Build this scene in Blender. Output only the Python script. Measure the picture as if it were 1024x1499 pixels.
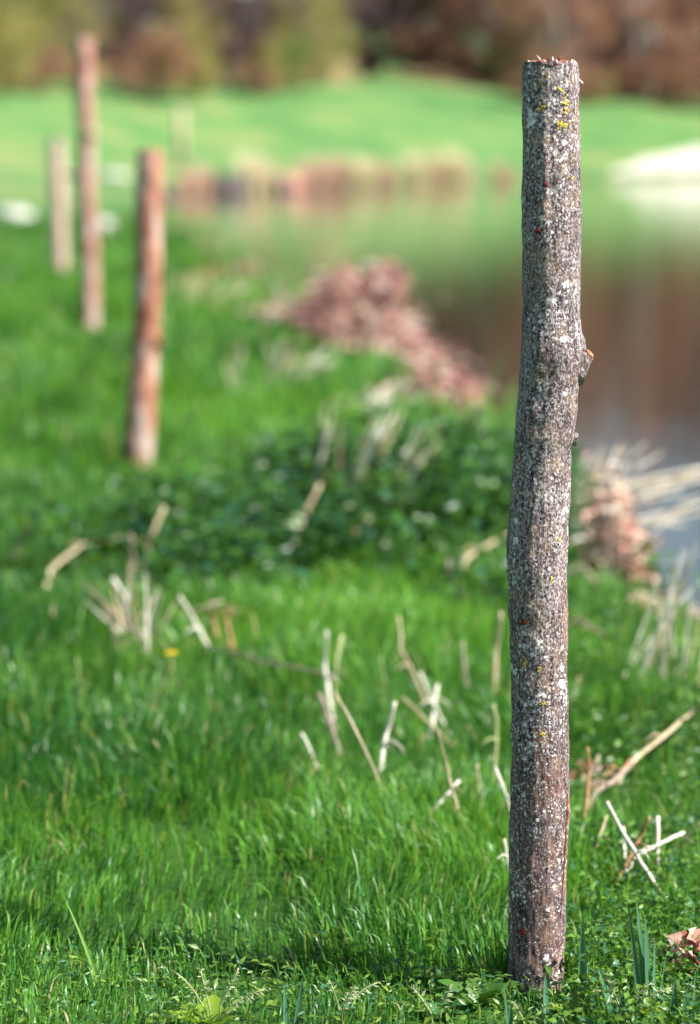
import bpy, math, random
import numpy as np
from mathutils import Vector

S = bpy.context.scene
for o in list(bpy.data.objects):
    bpy.data.objects.remove(o)
COL = S.collection
random.seed(7)
RNG = np.random.default_rng(7)

# ------------------------------------------------------------ camera
CZ = 1.18                       # lens height above the foot of the near post
FPX = 100.0 / 36.0 * 1499.0     # 100 mm lens on a 36 mm high frame, in photo pixels
HORIZON = 222.0
PITCH = math.atan((749.5 - HORIZON) / FPX)
cam_d = bpy.data.cameras.new('camera')
cam = bpy.data.objects.new('camera', cam_d)
COL.objects.link(cam)
cam.location = (0, 0, CZ)
cam.rotation_euler = (math.pi / 2 - PITCH, 0, 0)
cam_d.sensor_fit = 'VERTICAL'
cam_d.sensor_height = 36.0
cam_d.lens = 100.0
cam_d.clip_start = 0.05
cam_d.clip_end = 2000
cam_d.dof.use_dof = True
cam_d.dof.focus_distance = 3.94
cam_d.dof.aperture_fstop = 2.8
S.camera = cam

# ------------------------------------------------------------ sky, sun, exposure
SUN_EL, SUN_AZ = math.radians(44), math.radians(109)     # azimuth clockwise from +Y
w = bpy.data.worlds.new('World')
S.world = w
w.use_nodes = True
nt = w.node_tree
bg = nt.nodes['Background']
sky = nt.nodes.new('ShaderNodeTexSky')
sky.sky_type = 'NISHITA'
sky.sun_disc = False
sky.sun_elevation = SUN_EL
sky.sun_rotation = SUN_AZ
sky.air_density = 1.0
sky.dust_density = 1.0
nt.links.new(sky.outputs[0], bg.inputs[0])
bg.inputs[1].default_value = 0.07
sl = bpy.data.lights.new('sun', 'SUN')
sl.energy = 5.0
sl.angle = math.radians(0.5)
sl.color = (1.0, 0.95, 0.87)
so = bpy.data.objects.new('sun', sl)
COL.objects.link(so)
sdir = Vector((math.sin(SUN_AZ) * math.cos(SUN_EL), math.cos(SUN_AZ) * math.cos(SUN_EL), math.sin(SUN_EL)))
so.rotation_euler = (-sdir).to_track_quat('-Z', 'Y').to_euler()
so.location = (6, -2, 8)
S.view_settings.view_transform = 'Standard'
S.view_settings.look = 'None'
S.view_settings.exposure = 1.2
S.view_settings.gamma = 1.0
S.render.engine = 'CYCLES'
S.cycles.max_bounces = 8
S.cycles.transparent_max_bounces = 8

# ------------------------------------------------------------ pixel -> place
def ray(px, py):
    a, b = (px - 512.0) / FPX, -(py - 749.5) / FPX
    return np.array([a, math.cos(PITCH) + b * math.sin(PITCH), -math.sin(PITCH) + b * math.cos(PITCH)])
CAM = np.array([0.0, 0.0, CZ])
def at_depth(px, py, Y):
    d = ray(px, py)
    return CAM + d * (Y / d[1])
def at_z(px, py, z):
    d = ray(px, py)
    return CAM + d * ((z - CZ) / d[2])
def mpp(Y):                       # metres per photo pixel at depth Y
    return Y / FPX

# ------------------------------------------------------------ noise
def _h(ix, iy, s):
    n = (ix.astype(np.int64) * 374761393 + iy.astype(np.int64) * 668265263 + s * 1442695041) & 0x7fffffff
    n = ((n ^ (n >> 13)) * 1274126177) & 0x7fffffff
    n = (n ^ (n >> 16)) & 0xffff
    return n / 65535.0
def vnoise(x, y, s=0):
    x = np.asarray(x, float); y = np.asarray(y, float)
    ix, iy = np.floor(x), np.floor(y)
    fx, fy = x - ix, y - iy
    fx, fy = fx * fx * (3 - 2 * fx), fy * fy * (3 - 2 * fy)
    a, b = _h(ix, iy, s), _h(ix + 1, iy, s)
    c, d = _h(ix, iy + 1, s), _h(ix + 1, iy + 1, s)
    return (a * (1 - fx) + b * fx) * (1 - fy) + (c * (1 - fx) + d * fx) * fy
def fbm(x, y, s=0, o=3):
    t, a, n = 0, 0.5, 0
    for i in range(o):
        t = t + a * vnoise(np.asarray(x) * 2 ** i, np.asarray(y) * 2 ** i, s + i); n += a; a *= 0.5
    return t / n
def sstep(a, b, x):
    t = np.clip((np.asarray(x, float) - a) / (b - a), 0, 1)
    return t * t * (3 - 2 * t)

# ------------------------------------------------------------ the pond outline and the lie of the land
WZ = -0.35
near_px = [(1120, 1010), (1060, 955), (985, 905), (925, 850), (850, 770), (765, 705), (690, 645), (605, 585),
           (540, 515), (470, 470), (400, 428), (330, 385), (280, 350), (245, 322), (232, 304)]
far_px = [(236, 290), (270, 285), (340, 283), (430, 280), (520, 276), (610, 271), (690, 267), (780, 265), (900, 264),
          (1040, 262), (1250, 260)]
shore = [(1.75, -6), (1.7, 2.0), (1.55, 5.0), (1.4, 7.0)]
shore += [tuple(at_z(x, y, WZ)[:2]) for x, y in near_px]
shore += [tuple(at_z(x, y, WZ)[:2]) for x, y in far_px]
shore += [(70, 172), (160, 172), (160, -6)]
POLY = np.array(shore)
def sdist(x, y):                   # > 0 on land
    x = np.asarray(x, float); y = np.asarray(y, float)
    d2 = np.full(x.shape, 1e18); inside = np.zeros(x.shape, bool)
    n = len(POLY)
    for i in range(n):
        ax, ay = POLY[i]; bx, by = POLY[(i + 1) % n]
        ex, ey = bx - ax, by - ay
        t = np.clip(((x - ax) * ex + (y - ay) * ey) / (ex * ex + ey * ey), 0, 1)
        d2 = np.minimum(d2, (x - ax - t * ex) ** 2 + (y - ay - t * ey) ** 2)
        if ay != by:
            inside ^= ((ay > y) != (by > y)) & (x < ex * (y - ay) / ey + ax)
    return np.where(inside, -1, 1) * np.sqrt(d2)
def ground_z(x, y):
    x = np.asarray(x, float); y = np.asarray(y, float)
    sd = sdist(x, y) + (vnoise(x * 3.1, y * 3.1, 11) - 0.5) * 0.12
    und = (fbm(x * 1.6, y * 1.6, 3) - 0.5) * 0.07 * sstep(2.0, 7.0, y) + (fbm(x * .25, y * .25, 5) - .5) * .10 * sstep(6, 14, y)
    und = und + 0.13 * np.exp(-((x - 0.15) / 0.70) ** 2 - ((y - 8.9) / 1.0) ** 2)
    land = -0.35 + 0.35 * sstep(-0.05, 0.65, sd)
    far = sstep(70, 100, y)
    hill = far * (4.9 * sstep(0.5, 34, sd) + 6.0 * sstep(20, 75, sd) * (1 - .8 * sstep(.03, .075, x / np.maximum(y, 1))) + (fbm(x * .08, y * .08, 9) - .5) * 1.2 * sstep(4, 20, sd))
    wat = -0.37 - np.clip(-sd * 0.5, 0, 0.9)
    return np.where(sd > 0, land + und * sstep(0.0, 0.8, sd) + hill, wat)
def gz(x, y):
    return float(ground_z(np.array([x]), np.array([y]))[0])
def on_ground(px, py, lift=0.0):
    d = ray(px, py)
    ts = 2.2 * 1.01 ** np.arange(460)
    ts = ts / d[1]
    P = CAM[None, :] + ts[:, None] * d[None, :]
    below = P[:, 2] < ground_z(P[:, 0], P[:, 1]) + lift
    i = int(np.argmax(below)) if below.any() else len(ts) - 1
    lo, hi = ts[max(i - 1, 0)], ts[i]
    for _ in range(18):
        m = (lo + hi) / 2; p = CAM + d * m
        if p[2] < gz(p[0], p[1]) + lift: hi = m
        else: lo = m
    return CAM + d * hi

# ------------------------------------------------------------ materials
def mat(name, color, rough=0.8, spec=0.2):
    m = bpy.data.materials.new(name); m.use_nodes = True
    b = m.node_tree.nodes['Principled BSDF']
    b.inputs['Base Color'].default_value = (*color, 1)
    b.inputs['Roughness'].default_value = rough
    b.inputs['Specular IOR Level'].default_value = spec
    return m, m.node_tree, b
def N(t, kind, **kw):
    n = t.nodes.new(kind)
    for k, v in kw.items():
        if k in n.inputs: n.inputs[k].default_value = v
        else: setattr(n, k, v)
    return n
def ramp(t, fac, stops):
    r = t.nodes.new('ShaderNodeValToRGB')
    while len(r.color_ramp.elements) < len(stops): r.color_ramp.elements.new(0.5)
    for e, (p, c) in zip(r.color_ramp.elements, stops):
        e.position = p; e.color = (*c, 1) if len(c) == 3 else c
    t.links.new(fac, r.inputs[0])
    return r
def mixc(t, fac, a, b, blend='MIX'):
    m = t.nodes.new('ShaderNodeMix'); m.data_type = 'RGBA'; m.blend_type = blend
    for i, v in ((0, fac), (6, a), (7, b)):
        if isinstance(v, (int, float)): m.inputs[i].default_value = v
        elif isinstance(v, tuple): m.inputs[i].default_value = (*v, 1)
        else: t.links.new(v, m.inputs[i])
    return m.outputs[2]
def noise(t, vec, scale, detail=4, rough=0.55):
    n = N(t, 'ShaderNodeTexNoise', Scale=scale, Detail=detail, Roughness=rough)
    if vec is not None: t.links.new(vec, n.inputs['Vector'])
    return n.outputs[0]
def mapping(t, scale=(1, 1, 1), out='Object'):
    c = t.nodes.new('ShaderNodeTexCoord'); m = t.nodes.new('ShaderNodeMapping')
    m.inputs['Scale'].default_value = scale
    t.links.new(c.outputs[out], m.inputs[0])
    return m.outputs[0]
def mth(t, op, a, b=None, c=None, clamp=False):
    n = t.nodes.new('ShaderNodeMath'); n.operation = op; n.use_clamp = clamp
    for i, v in enumerate((a, b, c)):
        if v is None: continue
        if isinstance(v, (int, float)): n.inputs[i].default_value = v
        else: t.links.new(v, n.inputs[i])
    return n.outputs[0]
def bump(t, b, height, strength=0.5, dist=0.002):
    n = N(t, 'ShaderNodeBump', Strength=strength, Distance=dist)
    t.links.new(height, n.inputs['Height']); t.links.new(n.outputs[0], b.inputs['Normal'])

def leaf_material(name, rough=0.45, trans=0.35, spec=0.35, tint=(1.25, 1.2, 0.55)):
    """colour comes from the per-leaf attribute 'col'; thin leaves let light through"""
    m, t, b = mat(name, (0.1, 0.2, 0.03), rough, spec)
    a = t.nodes.new('ShaderNodeAttribute'); a.attribute_name = 'col'
    t.links.new(a.outputs['Color'], b.inputs['Base Color'])
    tr = t.nodes.new('ShaderNodeBsdfTranslucent')
    c = mixc(t, 1.0, a.outputs['Color'], tint, 'MULTIPLY')
    t.links.new(c, tr.inputs[0])
    mx = t.nodes.new('ShaderNodeMixShader'); mx.inputs[0].default_value = trans
    t.links.new(b.outputs[0], mx.inputs[1]); t.links.new(tr.outputs[0], mx.inputs[2])
    t.links.new(mx.outputs[0], t.nodes['Material Output'].inputs[0])
    return m
M = {}
M['grass'] = leaf_material('grass_blades', 0.38, 0.42, 0.45)
M['leaf'] = leaf_material('green_leaves', 0.40, 0.30, 0.4)
M['far_leaf'] = leaf_material('tree_leaves', 0.6, 0.35, 0.2, (1.1, 1.05, 0.7))
M['dead_leaf'] = leaf_material('dead_leaves', 0.75, 0.2, 0.15, (1.1, 0.9, 0.7))

def ground_material():
    m, t, b = mat('meadow_ground', (0.06, 0.14, 0.03), 0.95, 0.1)
    g = t.nodes.new('ShaderNodeNewGeometry'); P = g.outputs['Position']
    big = noise(t, P, 0.12, 3); mid = noise(t, P, 1.3, 4); fine = noise(t, P, 24, 4)
    g1 = ramp(t, mid, [(0.3, (0.022, 0.06, 0.012)), (0.55, (0.045, 0.12, 0.02)), (0.75, (0.08, 0.16, 0.03))]).outputs[0]
    g2 = mixc(t, ramp(t, big, [(0.45, (0, 0, 0)), (0.65, (1, 1, 1))]).outputs[0], g1, (0.06, 0.15, 0.035))
    g3 = mixc(t, ramp(t, fine, [(0.25, (0.5, 0.5, 0.5)), (0.55, (0, 0, 0))]).outputs[0], g2, (0.035, 0.05, 0.018))
    # mud where the bank meets the water; leaf litter under the wood (attributes of the land itself)
    a = t.nodes.new('ShaderNodeAttribute'); a.attribute_name = 'land'
    s = t.nodes.new('ShaderNodeSeparateColor'); t.links.new(a.outputs['Color'], s.inputs[0])
    mud = ramp(t, fine, [(0.3, (0.07, 0.045, 0.03)), (0.7, (0.22, 0.15, 0.10))]).outputs[0]
    lit = ramp(t, noise(t, P, 0.9, 5), [(0.3, (0.16, 0.085, 0.05)), (0.7, (0.36, 0.24, 0.13))]).outputs[0]
    pas = ramp(t, noise(t, P, 0.16, 6, 0.68), [(0.32, (0.055, 0.15, 0.045)), (0.48, (0.095, 0.21, 0.065)), (0.57, (0.15, 0.225, 0.075)), (0.66, (0.29, 0.26, 0.13))]).outputs[0]
    c = mixc(t, s.outputs[2], g3, pas)
    c = mixc(t, s.outputs[0], c, mud)
    c = mixc(t, s.outputs[1], c, lit)
    t.links.new(c, b.inputs['Base Color'])
    bump(t, b, fine, 0.6, 0.02)
    return m
M['ground'] = ground_material()

def bark_material():
    m, t, b = mat('lichen_bark', (0.1, 0.08, 0.07), 0.88, 0.15)
    V = mapping(t); Vs = mapping(t, (1, 1, 0.16))
    sep = t.nodes.new('ShaderNodeSeparateXYZ'); t.links.new(V, sep.inputs[0])
    z = sep.outputs[2]
    streak = noise(t, Vs, 170, 5, 0.6)
    base = ramp(t, streak, [(0.30, (0.018, 0.013, 0.019)), (0.45, (0.070, 0.047, 0.055)), (0.58, (0.15, 0.10, 0.098)), (0.75, (0.27, 0.195, 0.175))]).outputs[0]
    # red-brown under-bark, more of it near the ground
    low = mth(t, 'MULTIPLY_ADD', z, -0.75, 0.62, True)
    rn = noise(t, mapping(t, (1, 1, 0.4)), 26, 4)
    rmask = mth(t, 'MULTIPLY_ADD', mth(t, 'ADD', rn, mth(t, 'MULTIPLY', low, 0.17)), 7.0, -3.85, True)
    red = ramp(t, streak, [(0.34, (0.045, 0.016, 0.014)), (0.5, (0.16, 0.07, 0.055)), (0.68, (0.34, 0.21, 0.17))]).outputs[0]
    base = mixc(t, mth(t, 'MULTIPLY', rmask, 0.6), base, red)
    # ochre algae
    oc = mth(t, 'MULTIPLY_ADD', noise(t, V, 34, 3), 6.0, -3.0, True)
    base = mixc(t, mth(t, 'MULTIPLY', oc, 0.32), base, (0.36, 0.23, 0.14))
    # crusty pale lichen: round spots of several sizes and a fine broken crust
    wob = t.nodes.new('ShaderNodeTexNoise'); wob.inputs['Scale'].default_value = 300; t.links.new(V, wob.inputs['Vector'])
    dis = t.nodes.new('ShaderNodeVectorMath'); dis.operation = 'MULTIPLY_ADD'
    t.links.new(wob.outputs['Color'], dis.inputs[0]); dis.inputs[1].default_value = (.006, .006, .006); t.links.new(V, dis.inputs[2])
    patch = mth(t, 'MULTIPLY_ADD', noise(t, mapping(t, (1, 1, 0.75)), 17, 3), 5.0, -2.05, True)
    def spots(scale, r0, r1, soft, pk=0.30):
        v = N(t, 'ShaderNodeTexVoronoi', Scale=scale); t.links.new(dis.outputs[0], v.inputs['Vector'])
        s2 = t.nodes.new('ShaderNodeSeparateColor'); t.links.new(v.outputs['Color'], s2.inputs[0])
        thr = mth(t, 'MULTIPLY_ADD', s2.outputs[0], r1 - r0, r0)
        thr = mth(t, 'SUBTRACT', thr, mth(t, 'MULTIPLY_ADD', patch, -pk, pk * .58))
        return mth(t, 'MULTIPLY', mth(t, 'SUBTRACT', thr, v.outputs['Distance']), 1.0 / soft, None, True), s2.outputs[1]
    s1, q1 = spots(120, -0.42, 0.42, 0.07)
    s2_, q2 = spots(240, -0.08, 0.53, 0.15)
    s3, q3 = spots(62, -1.1, 0.40, 0.06)
    cr = noise(t, mapping(t, (1, 1, 0.7)), 330, 3, 0.7)
    cover = noise(t, mapping(t, (1, 1, 0.6)), 15, 3)
    crust = mth(t, 'MULTIPLY_ADD', mth(t, 'ADD', cr, mth(t, 'MULTIPLY', mth(t, 'SUBTRACT', cover, mth(t, 'MULTIPLY', low, 0.45)), 0.26)), 12.0, -7.2, True)
    wm = mth(t, 'MAXIMUM', mth(t, 'MAXIMUM', s1, s2_), mth(t, 'MAXIMUM', s3, mth(t, 'MULTIPLY', crust, 0.5)))
    wc = mixc(t, q2, (0.44, 0.41, 0.43), (0.82, 0.80, 0.78))
    wc = mixc(t, mth(t, 'MULTIPLY', oc, 0.35), wc, (0.62, 0.50, 0.30))
    c = mixc(t, wm, base, wc)
    # bark fissures running up the post
    fis = noise(t, mapping(t, (1, 1, 0.09)), 75, 4, 0.65)
    fm = mth(t, 'MULTIPLY_ADD', mth(t, 'ABSOLUTE', mth(t, 'SUBTRACT', fis, 0.5)), -45.0, 1.0, True)
    gate = mth(t, 'MULTIPLY_ADD', noise(t, V, 9, 2), 6.0, -2.8, True)
    fm = mth(t, 'MULTIPLY', fm, gate)
    c = mixc(t, mth(t, 'MULTIPLY', fm, 0.8), c, (0.018, 0.011, 0.010))
    t.links.new(c, b.inputs['Base Color'])
    hgt = mth(t, 'SUBTRACT', mth(t, 'ADD', mth(t, 'MULTIPLY', wm, 0.45), streak), mth(t, 'MULTIPLY', fm, 0.6))
    bump(t, b, hgt, 0.8, 0.0026)
    return m
M['bark'] = bark_material()

def wood_material(name, c0, c1, c2, scale=60, zs=0.12, bs=0.5):
    m, t, b = mat(name, c1, 0.85, 0.15)
    n = noise(t, mapping(t, (1, 1, zs)), scale, 5, 0.6)
    k = noise(t, mapping(t), scale * .25, 3)
    c = ramp(t, mth(t, 'ADD', mth(t, 'MULTIPLY', n, 0.55), mth(t, 'MULTIPLY', k, 0.45)), [(0.32, c0), (0.5, c1), (0.68, c2)]).outputs[0]
    t.links.new(c, b.inputs['Base Color'])
    bump(t, b, n, bs, 0.004)
    return m
M['post_red'] = wood_material('peeled_red_brown_bark', (0.06, 0.022, 0.016), (0.34, 0.14, 0.085), (0.60, 0.40, 0.31))
M['post_pink'] = wood_material('weathered_pinkish_wood', (0.12, 0.05, 0.045), (0.40, 0.19, 0.15), (0.62, 0.42, 0.36))
M['post_pale'] = wood_material('weathered_tan_wood', (0.30, 0.19, 0.15), (0.52, 0.37, 0.30), (0.64, 0.52, 0.44))
for _m in ('post_red', 'post_pink'):       # grey weathered streaks and scraps of pale bark
    t = M[_m].node_tree; b = t.nodes['Principled BSDF']
    src = b.inputs['Base Color'].links[0].from_socket
    wn = mth(t, 'MULTIPLY_ADD', noise(t, mapping(t, (1, 1, 0.22)), 22, 4, 0.6), 9.0, -4.6, True)
    t.links.new(mixc(t, mth(t, 'MULTIPLY', wn, 0.75), src, (0.52, 0.45, 0.42)), b.inputs['Base Color'])
M['cut'] = wood_material('sawn_red_wood', (0.10, 0.025, 0.02), (0.24, 0.085, 0.06), (0.50, 0.33, 0.26), 160, 1)
M['cut_brown'] = wood_material('snapped_twig_wood', (0.18, 0.06, 0.03), (0.42, 0.19, 0.10), (0.60, 0.36, 0.22), 160, 1)
M['splinter'] = wood_material('pale_splinter', (0.45, 0.30, 0.24), (0.70, 0.56, 0.48), (0.80, 0.74, 0.68), 200, 1)
M['knot'] = wood_material('red_knot', (0.05, 0.012, 0.010), (0.17, 0.03, 0.02), (0.28, 0.06, 0.035), 420, 1)
M['trunk'] = wood_material('tree_bark', (0.06, 0.04, 0.04), (0.15, 0.10, 0.085), (0.26, 0.19, 0.16), 3, 0.3)
M['trunk_grey'] = wood_material('pale_tree_bark', (0.16, 0.13, 0.12), (0.30, 0.25, 0.23), (0.42, 0.37, 0.34), 3, 0.3)
M['st_white'] = wood_material('bleached_reed', (0.52, 0.46, 0.36), (0.72, 0.67, 0.57), (0.82, 0.79, 0.71), 90, 0.1, .3)
M['st_tan'] = wood_material('dry_tan_reed', (0.26, 0.20, 0.12), (0.44, 0.36, 0.23), (0.58, 0.50, 0.36), 90, 0.1, .3)
M['st_grey'] = wood_material('grey_brown_stem', (0.14, 0.10, 0.085), (0.29, 0.22, 0.18), (0.44, 0.37, 0.31), 90, 0.1, .4)
M['st_orange'] = wood_material('orange_brown_stem', (0.26, 0.12, 0.06), (0.46, 0.25, 0.13), (0.62, 0.42, 0.26), 90, 0.1, .4)
M['st_green'] = wood_material('fading_green_reed', (0.24, 0.28, 0.10), (0.40, 0.44, 0.20), (0.56, 0.58, 0.36), 90, 0.1, .3)
M['stone'] = wood_material('pale_stone', (0.28, 0.27, 0.24), (0.46, 0.45, 0.41), (0.60, 0.59, 0.56), 9, 1, .5)
M['stone_dark'] = wood_material('dark_stone', (0.05, 0.045, 0.05), (0.11, 0.09, 0.09), (0.20, 0.16, 0.15), 6, 1, .5)
M['sand'] = wood_material('pale_sand', (0.42, 0.38, 0.31), (0.56, 0.52, 0.45), (0.68, 0.65, 0.58), 1.2, 1, .3)
M['yellow'] = wood_material('yellow_lichen', (0.42, 0.30, 0.02), (0.66, 0.50, 0.04), (0.74, 0.62, 0.12), 400, 1, .6)
M['petal'] = wood_material('yellow_petal', (0.62, 0.42, 0.01), (0.76, 0.58, 0.02), (0.80, 0.66, 0.05), 300, 1, .2)

def water_material():
    m, t, b = mat('pond_water', (0.020, 0.018, 0.012), 0.03, 0.5)
    b.inputs['IOR'].default_value = 1.333
    g = t.nodes.new('ShaderNodeNewGeometry')
    mp = t.nodes.new('ShaderNodeMapping'); mp.inputs['Scale'].default_value = (1.0, 2.4, 1)
    t.links.new(g.outputs['Position'], mp.inputs[0])
    n = mth(t, 'ADD', noise(t, mp.outputs[0], 3.2, 3), mth(t, 'MULTIPLY', noise(t, mp.outputs[0], 0.7, 2), 1.2))
    bump(t, b, n, 0.065, 0.03)
    return m
M['water'] = water_material()

# ------------------------------------------------------------ mesh helpers
def link(o, parent=None):
    COL.objects.link(o)
    if parent is not None: o.parent = parent
    return o
def tag(o, label=None, cat=None, group=None, kind=None):
    if label: o['label'] = label
    if cat: o['category'] = cat
    if group: o['group'] = group
    if kind: o['kind'] = kind
    return o
def empty(name, loc, label, cat, group=None):
    o = bpy.data.objects.new(name, None)
    o.location = tuple(float(v) for v in loc); o.empty_display_size = 0.05
    return tag(link(o), label, cat, group)
class MB:
    def __init__(s): s.v = []; s.f = []
    def tube(s, pts, rad, n=8, cap=True, flat=1.0):
        pts = [np.array(p, float) for p in pts]; b0 = len(s.v)
        ref = None
        for i, p in enumerate(pts):
            t = pts[min(i + 1, len(pts) - 1)] - pts[max(i - 1, 0)]
            t = t / (np.linalg.norm(t) + 1e-12)
            if ref is None:
                ref = np.array([0, 1.0, 0]) if abs(t[1]) < 0.8 else np.array([1.0, 0, 0])
            u = np.cross(t, ref); u /= np.linalg.norm(u) + 1e-12
            v = np.cross(u, t); ref = v
            r = rad[i] if hasattr(rad, '__len__') else rad
            for k in range(n):
                a = 2 * math.pi * k / n
                s.v.append(tuple(p + r * (math.cos(a) * u + flat * math.sin(a) * v)))
        for i in range(len(pts) - 1):
            for k in range(n):
                a, c = b0 + i * n + k, b0 + i * n + (k + 1) % n
                s.f.append((a, c, c + n, a + n))
        if cap:
            s.f.append(tuple(b0 + k for k in range(n))[::-1])
            s.f.append(tuple(b0 + (len(pts) - 1) * n + k for k in range(n)))
        return s
    def blob(s, c, r, seed=0, nu=14, nv=9, amp=0.25, fr=1.3):
        b0 = len(s.v); c = np.array(c, float); r = np.array(r, float)
        for j in range(nv + 1):
            th = math.pi * j / nv
            for i in range(nu):
                ph = 2 * math.pi * i / nu
                d = np.array([math.sin(th) * math.cos(ph), math.sin(th) * math.sin(ph), math.cos(th)])
                k = 1 + amp * (float(fbm(np.array([d[0] * fr + seed * 3.7 + d[2]]), np.array([d[1] * fr - d[2] * 1.3 + seed]), seed)[0]) - .5) * 2
                s.v.append(tuple(c + d * r * k))
        for j in range(nv):
            for i in range(nu):
                a, b = b0 + j * nu + i, b0 + j * nu + (i + 1) % nu
                s.f.append((a, a + nu, b + nu, b))
        return s
    def build(s, name, m, parent=None, smooth=True, origin=None):
        me = bpy.data.meshes.new(name)
        v = np.array(s.v, float)
        if origin is not None: v = v - np.array(origin)
        me.from_pydata(v.tolist(), [], s.f); me.materials.append(m)
        if smooth: me.polygons.foreach_set('use_smooth', [True] * len(me.polygons))
        me.update()
        o = bpy.data.objects.new(name, me)
        if origin is not None and parent is None: o.location = tuple(float(q) for q in origin)
        return link(o, parent)
def bulk(name, V, F, m, col=None, parent=None, smooth=True, attr='col', kind=None):
    """V (n,3) array, F list of index arrays (k,3) or (k,4), col (n,3) per-vertex colour"""
    me = bpy.data.meshes.new(name)
    me.vertices.add(len(V)); me.vertices.foreach_set('co', np.ascontiguousarray(V, np.float32).ravel())
    li = np.concatenate([f.ravel() for f in F]); ln = np.concatenate([np.full(len(f), f.shape[1]) for f in F])
    me.loops.add(len(li)); me.loops.foreach_set('vertex_index', li.astype(np.int32))
    me.polygons.add(len(ln))
    st = np.concatenate([[0], np.cumsum(ln)[:-1]])
    me.polygons.foreach_set('loop_start', st.astype(np.int32))
    me.polygons.foreach_set('use_smooth', np.full(len(ln), smooth))
    me.update(calc_edges=True)
    if col is not None:
        a = me.color_attributes.new(attr, 'FLOAT_COLOR', 'POINT')
        c4 = np.ones((len(V), 4), np.float32); c4[:, :3] = col
        a.data.foreach_set('color', c4.ravel())
    me.materials.append(m)
    o = bpy.data.objects.new(name, me)
    if kind: o['kind'] = kind
    return link(o, parent)

# ------------------------------------------------------------ ground and water
def axis(lo, hi, d0, core, g):
    a = list(np.arange(-core, core + 1e-6, d0)); d = d0
    while a[-1] < hi: d *= g; a.append(a[-1] + d)
    d = d0
    while a[0] > lo: d *= g; a.insert(0, a[0] - d)
    return np.array(a)
gx = axis(-420, 420, 0.045, 2.2, 1.04)
gy = [-6.0, -4, -2, -1, 0, 1, 1.6, 2.0]
while gy[-1] < 700: gy.append(gy[-1] + max(0.04, 0.017 * gy[-1]))
gy = np.array(gy)
GX, GY = np.meshgrid(gx, gy)
GZ = ground_z(GX.ravel(), GY.ravel())
V = np.stack([GX.ravel(), GY.ravel(), GZ], 1)
nx, ny = len(gx), len(gy)
idx = np.arange(nx * ny).reshape(ny, nx)
F = np.stack([idx[:-1, :-1].ravel(), idx[:-1, 1:].ravel(), idx[1:, 1:].ravel(), idx[1:, :-1].ravel()], 1)
SD = sdist(GX.ravel(), GY.ravel())
LR = np.zeros((len(V), 3))
LR[:, 0] = 1 - sstep(0.05, 0.45, SD)
wood_edge = 30 + 7 * (fbm(GX.ravel() * .12, GY.ravel() * .12, 21) - .5) * 2
FARM = sstep(80, 100, GY.ravel())
LR[:, 1] = sstep(0, 5, SD - wood_edge) * FARM * (1 - 0.9 * np.exp(-((GX.ravel() / np.maximum(GY.ravel(), 1) - .011) / .012) ** 2))
LR[:, 2] = sstep(35, 75, GY.ravel())
g = bulk('ground', V, [F], M['ground'], LR, attr='land')
tag(g, kind='structure')
wv = [(-60, -6, WZ), (160, -6, WZ), (160, 210, WZ), (-60, 210, WZ)]
mb = MB(); mb.v = wv; mb.f = [(0, 1, 2, 3)]
tag(mb.build('water', M['water'], smooth=False), kind='structure')

# pale sand bank on the far shore
def sand_bank():
    us = np.linspace(0, 1, 40); vs = np.linspace(0, 1, 26)
    U, W = np.meshgrid(us, vs)
    P0 = at_z(900, 264, WZ); P1 = at_z(1240, 260, WZ)
    X = P0[0] + (P1[0] - P0[0]) * U; Yb = P0[1] + (P1[1] - P0[1]) * U
    prof = np.minimum(1, np.sqrt(np.clip(U / 0.35, 0, 1)) * 1.0) * (0.86 + .3 * (fbm(U * 6, U * 0 + 3, 2) - .5))
    Y = Yb + 2.2 + W * 17 * prof
    Z = ground_z(X.ravel(), Y.ravel()) + 0.05 - 0.12 * (np.abs(W.ravel() - .5) * 2) ** 6
    Z = np.maximum(Z, WZ - 0.03)
    V = np.stack([X.ravel(), Y.ravel(), Z], 1)
    i = np.arange(V.shape[0]).reshape(U.shape)
    F = np.stack([i[:-1, :-1].ravel(), i[:-1, 1:].ravel(), i[1:, 1:].ravel(), i[1:, :-1].ravel()], 1)
    tag(bulk('sand_bank', V, [F], M['sand']), kind='structure')
sand_bank()

# ------------------------------------------------------------ fence posts
def post_shaft(rows, cy, nseg, m, parent, o, ridge=0.0009, lump=0.0012, seed=1, name='shaft'):
    """rows: (z, cx, r) from bottom to top"""
    zs = np.array([r[0] for r in rows]); n = len(rows)
    th = np.linspace(0, 2 * math.pi, nseg, endpoint=False)
    T, Zi = np.meshgrid(th, np.arange(n))
    R = np.array([r[2] for r in rows])[Zi]; Zv = zs[Zi]
    cx = np.array([r[1] for r in rows])[Zi]
    sx, sy = np.cos(T), np.sin(T)
    u = T / (2 * math.pi)
    def per(fu, fz, s):      # noise that closes round the post
        a = vnoise(u * fu, Zv * fz, s); b = vnoise((u - 1) * fu + fu, Zv * fz, s); c = vnoise((u + 1) * fu, Zv * fz, s)
        wgt = sstep(0.85, 1.0, u)
        return a * (1 - wgt) + vnoise((u - 1) * fu, Zv * fz, s) * wgt
    R = R + ridge * (per(34, 9, seed) - .5) * 2 + lump * (per(9, 40, seed + 1) - .5) * 2 + lump * 1.2 * (per(4, 7, seed + 2) - .5) * 2 + ridge * (per(60, 120, seed + 3) - .5) * 1.6
    V = np.stack([(cx + R * sx).ravel() - o[0], (cy + R * sy).ravel() - o[1], Zv.ravel() - o[2]], 1)
    i = np.arange(n * nseg).reshape(n, nseg); j = np.roll(i, -1, 1)
    F = np.stack([i[:-1].ravel(), j[:-1].ravel(), j[1:].ravel(), i[1:].ravel()], 1)
    return bulk(name, V, [F], m, parent=parent)
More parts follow.
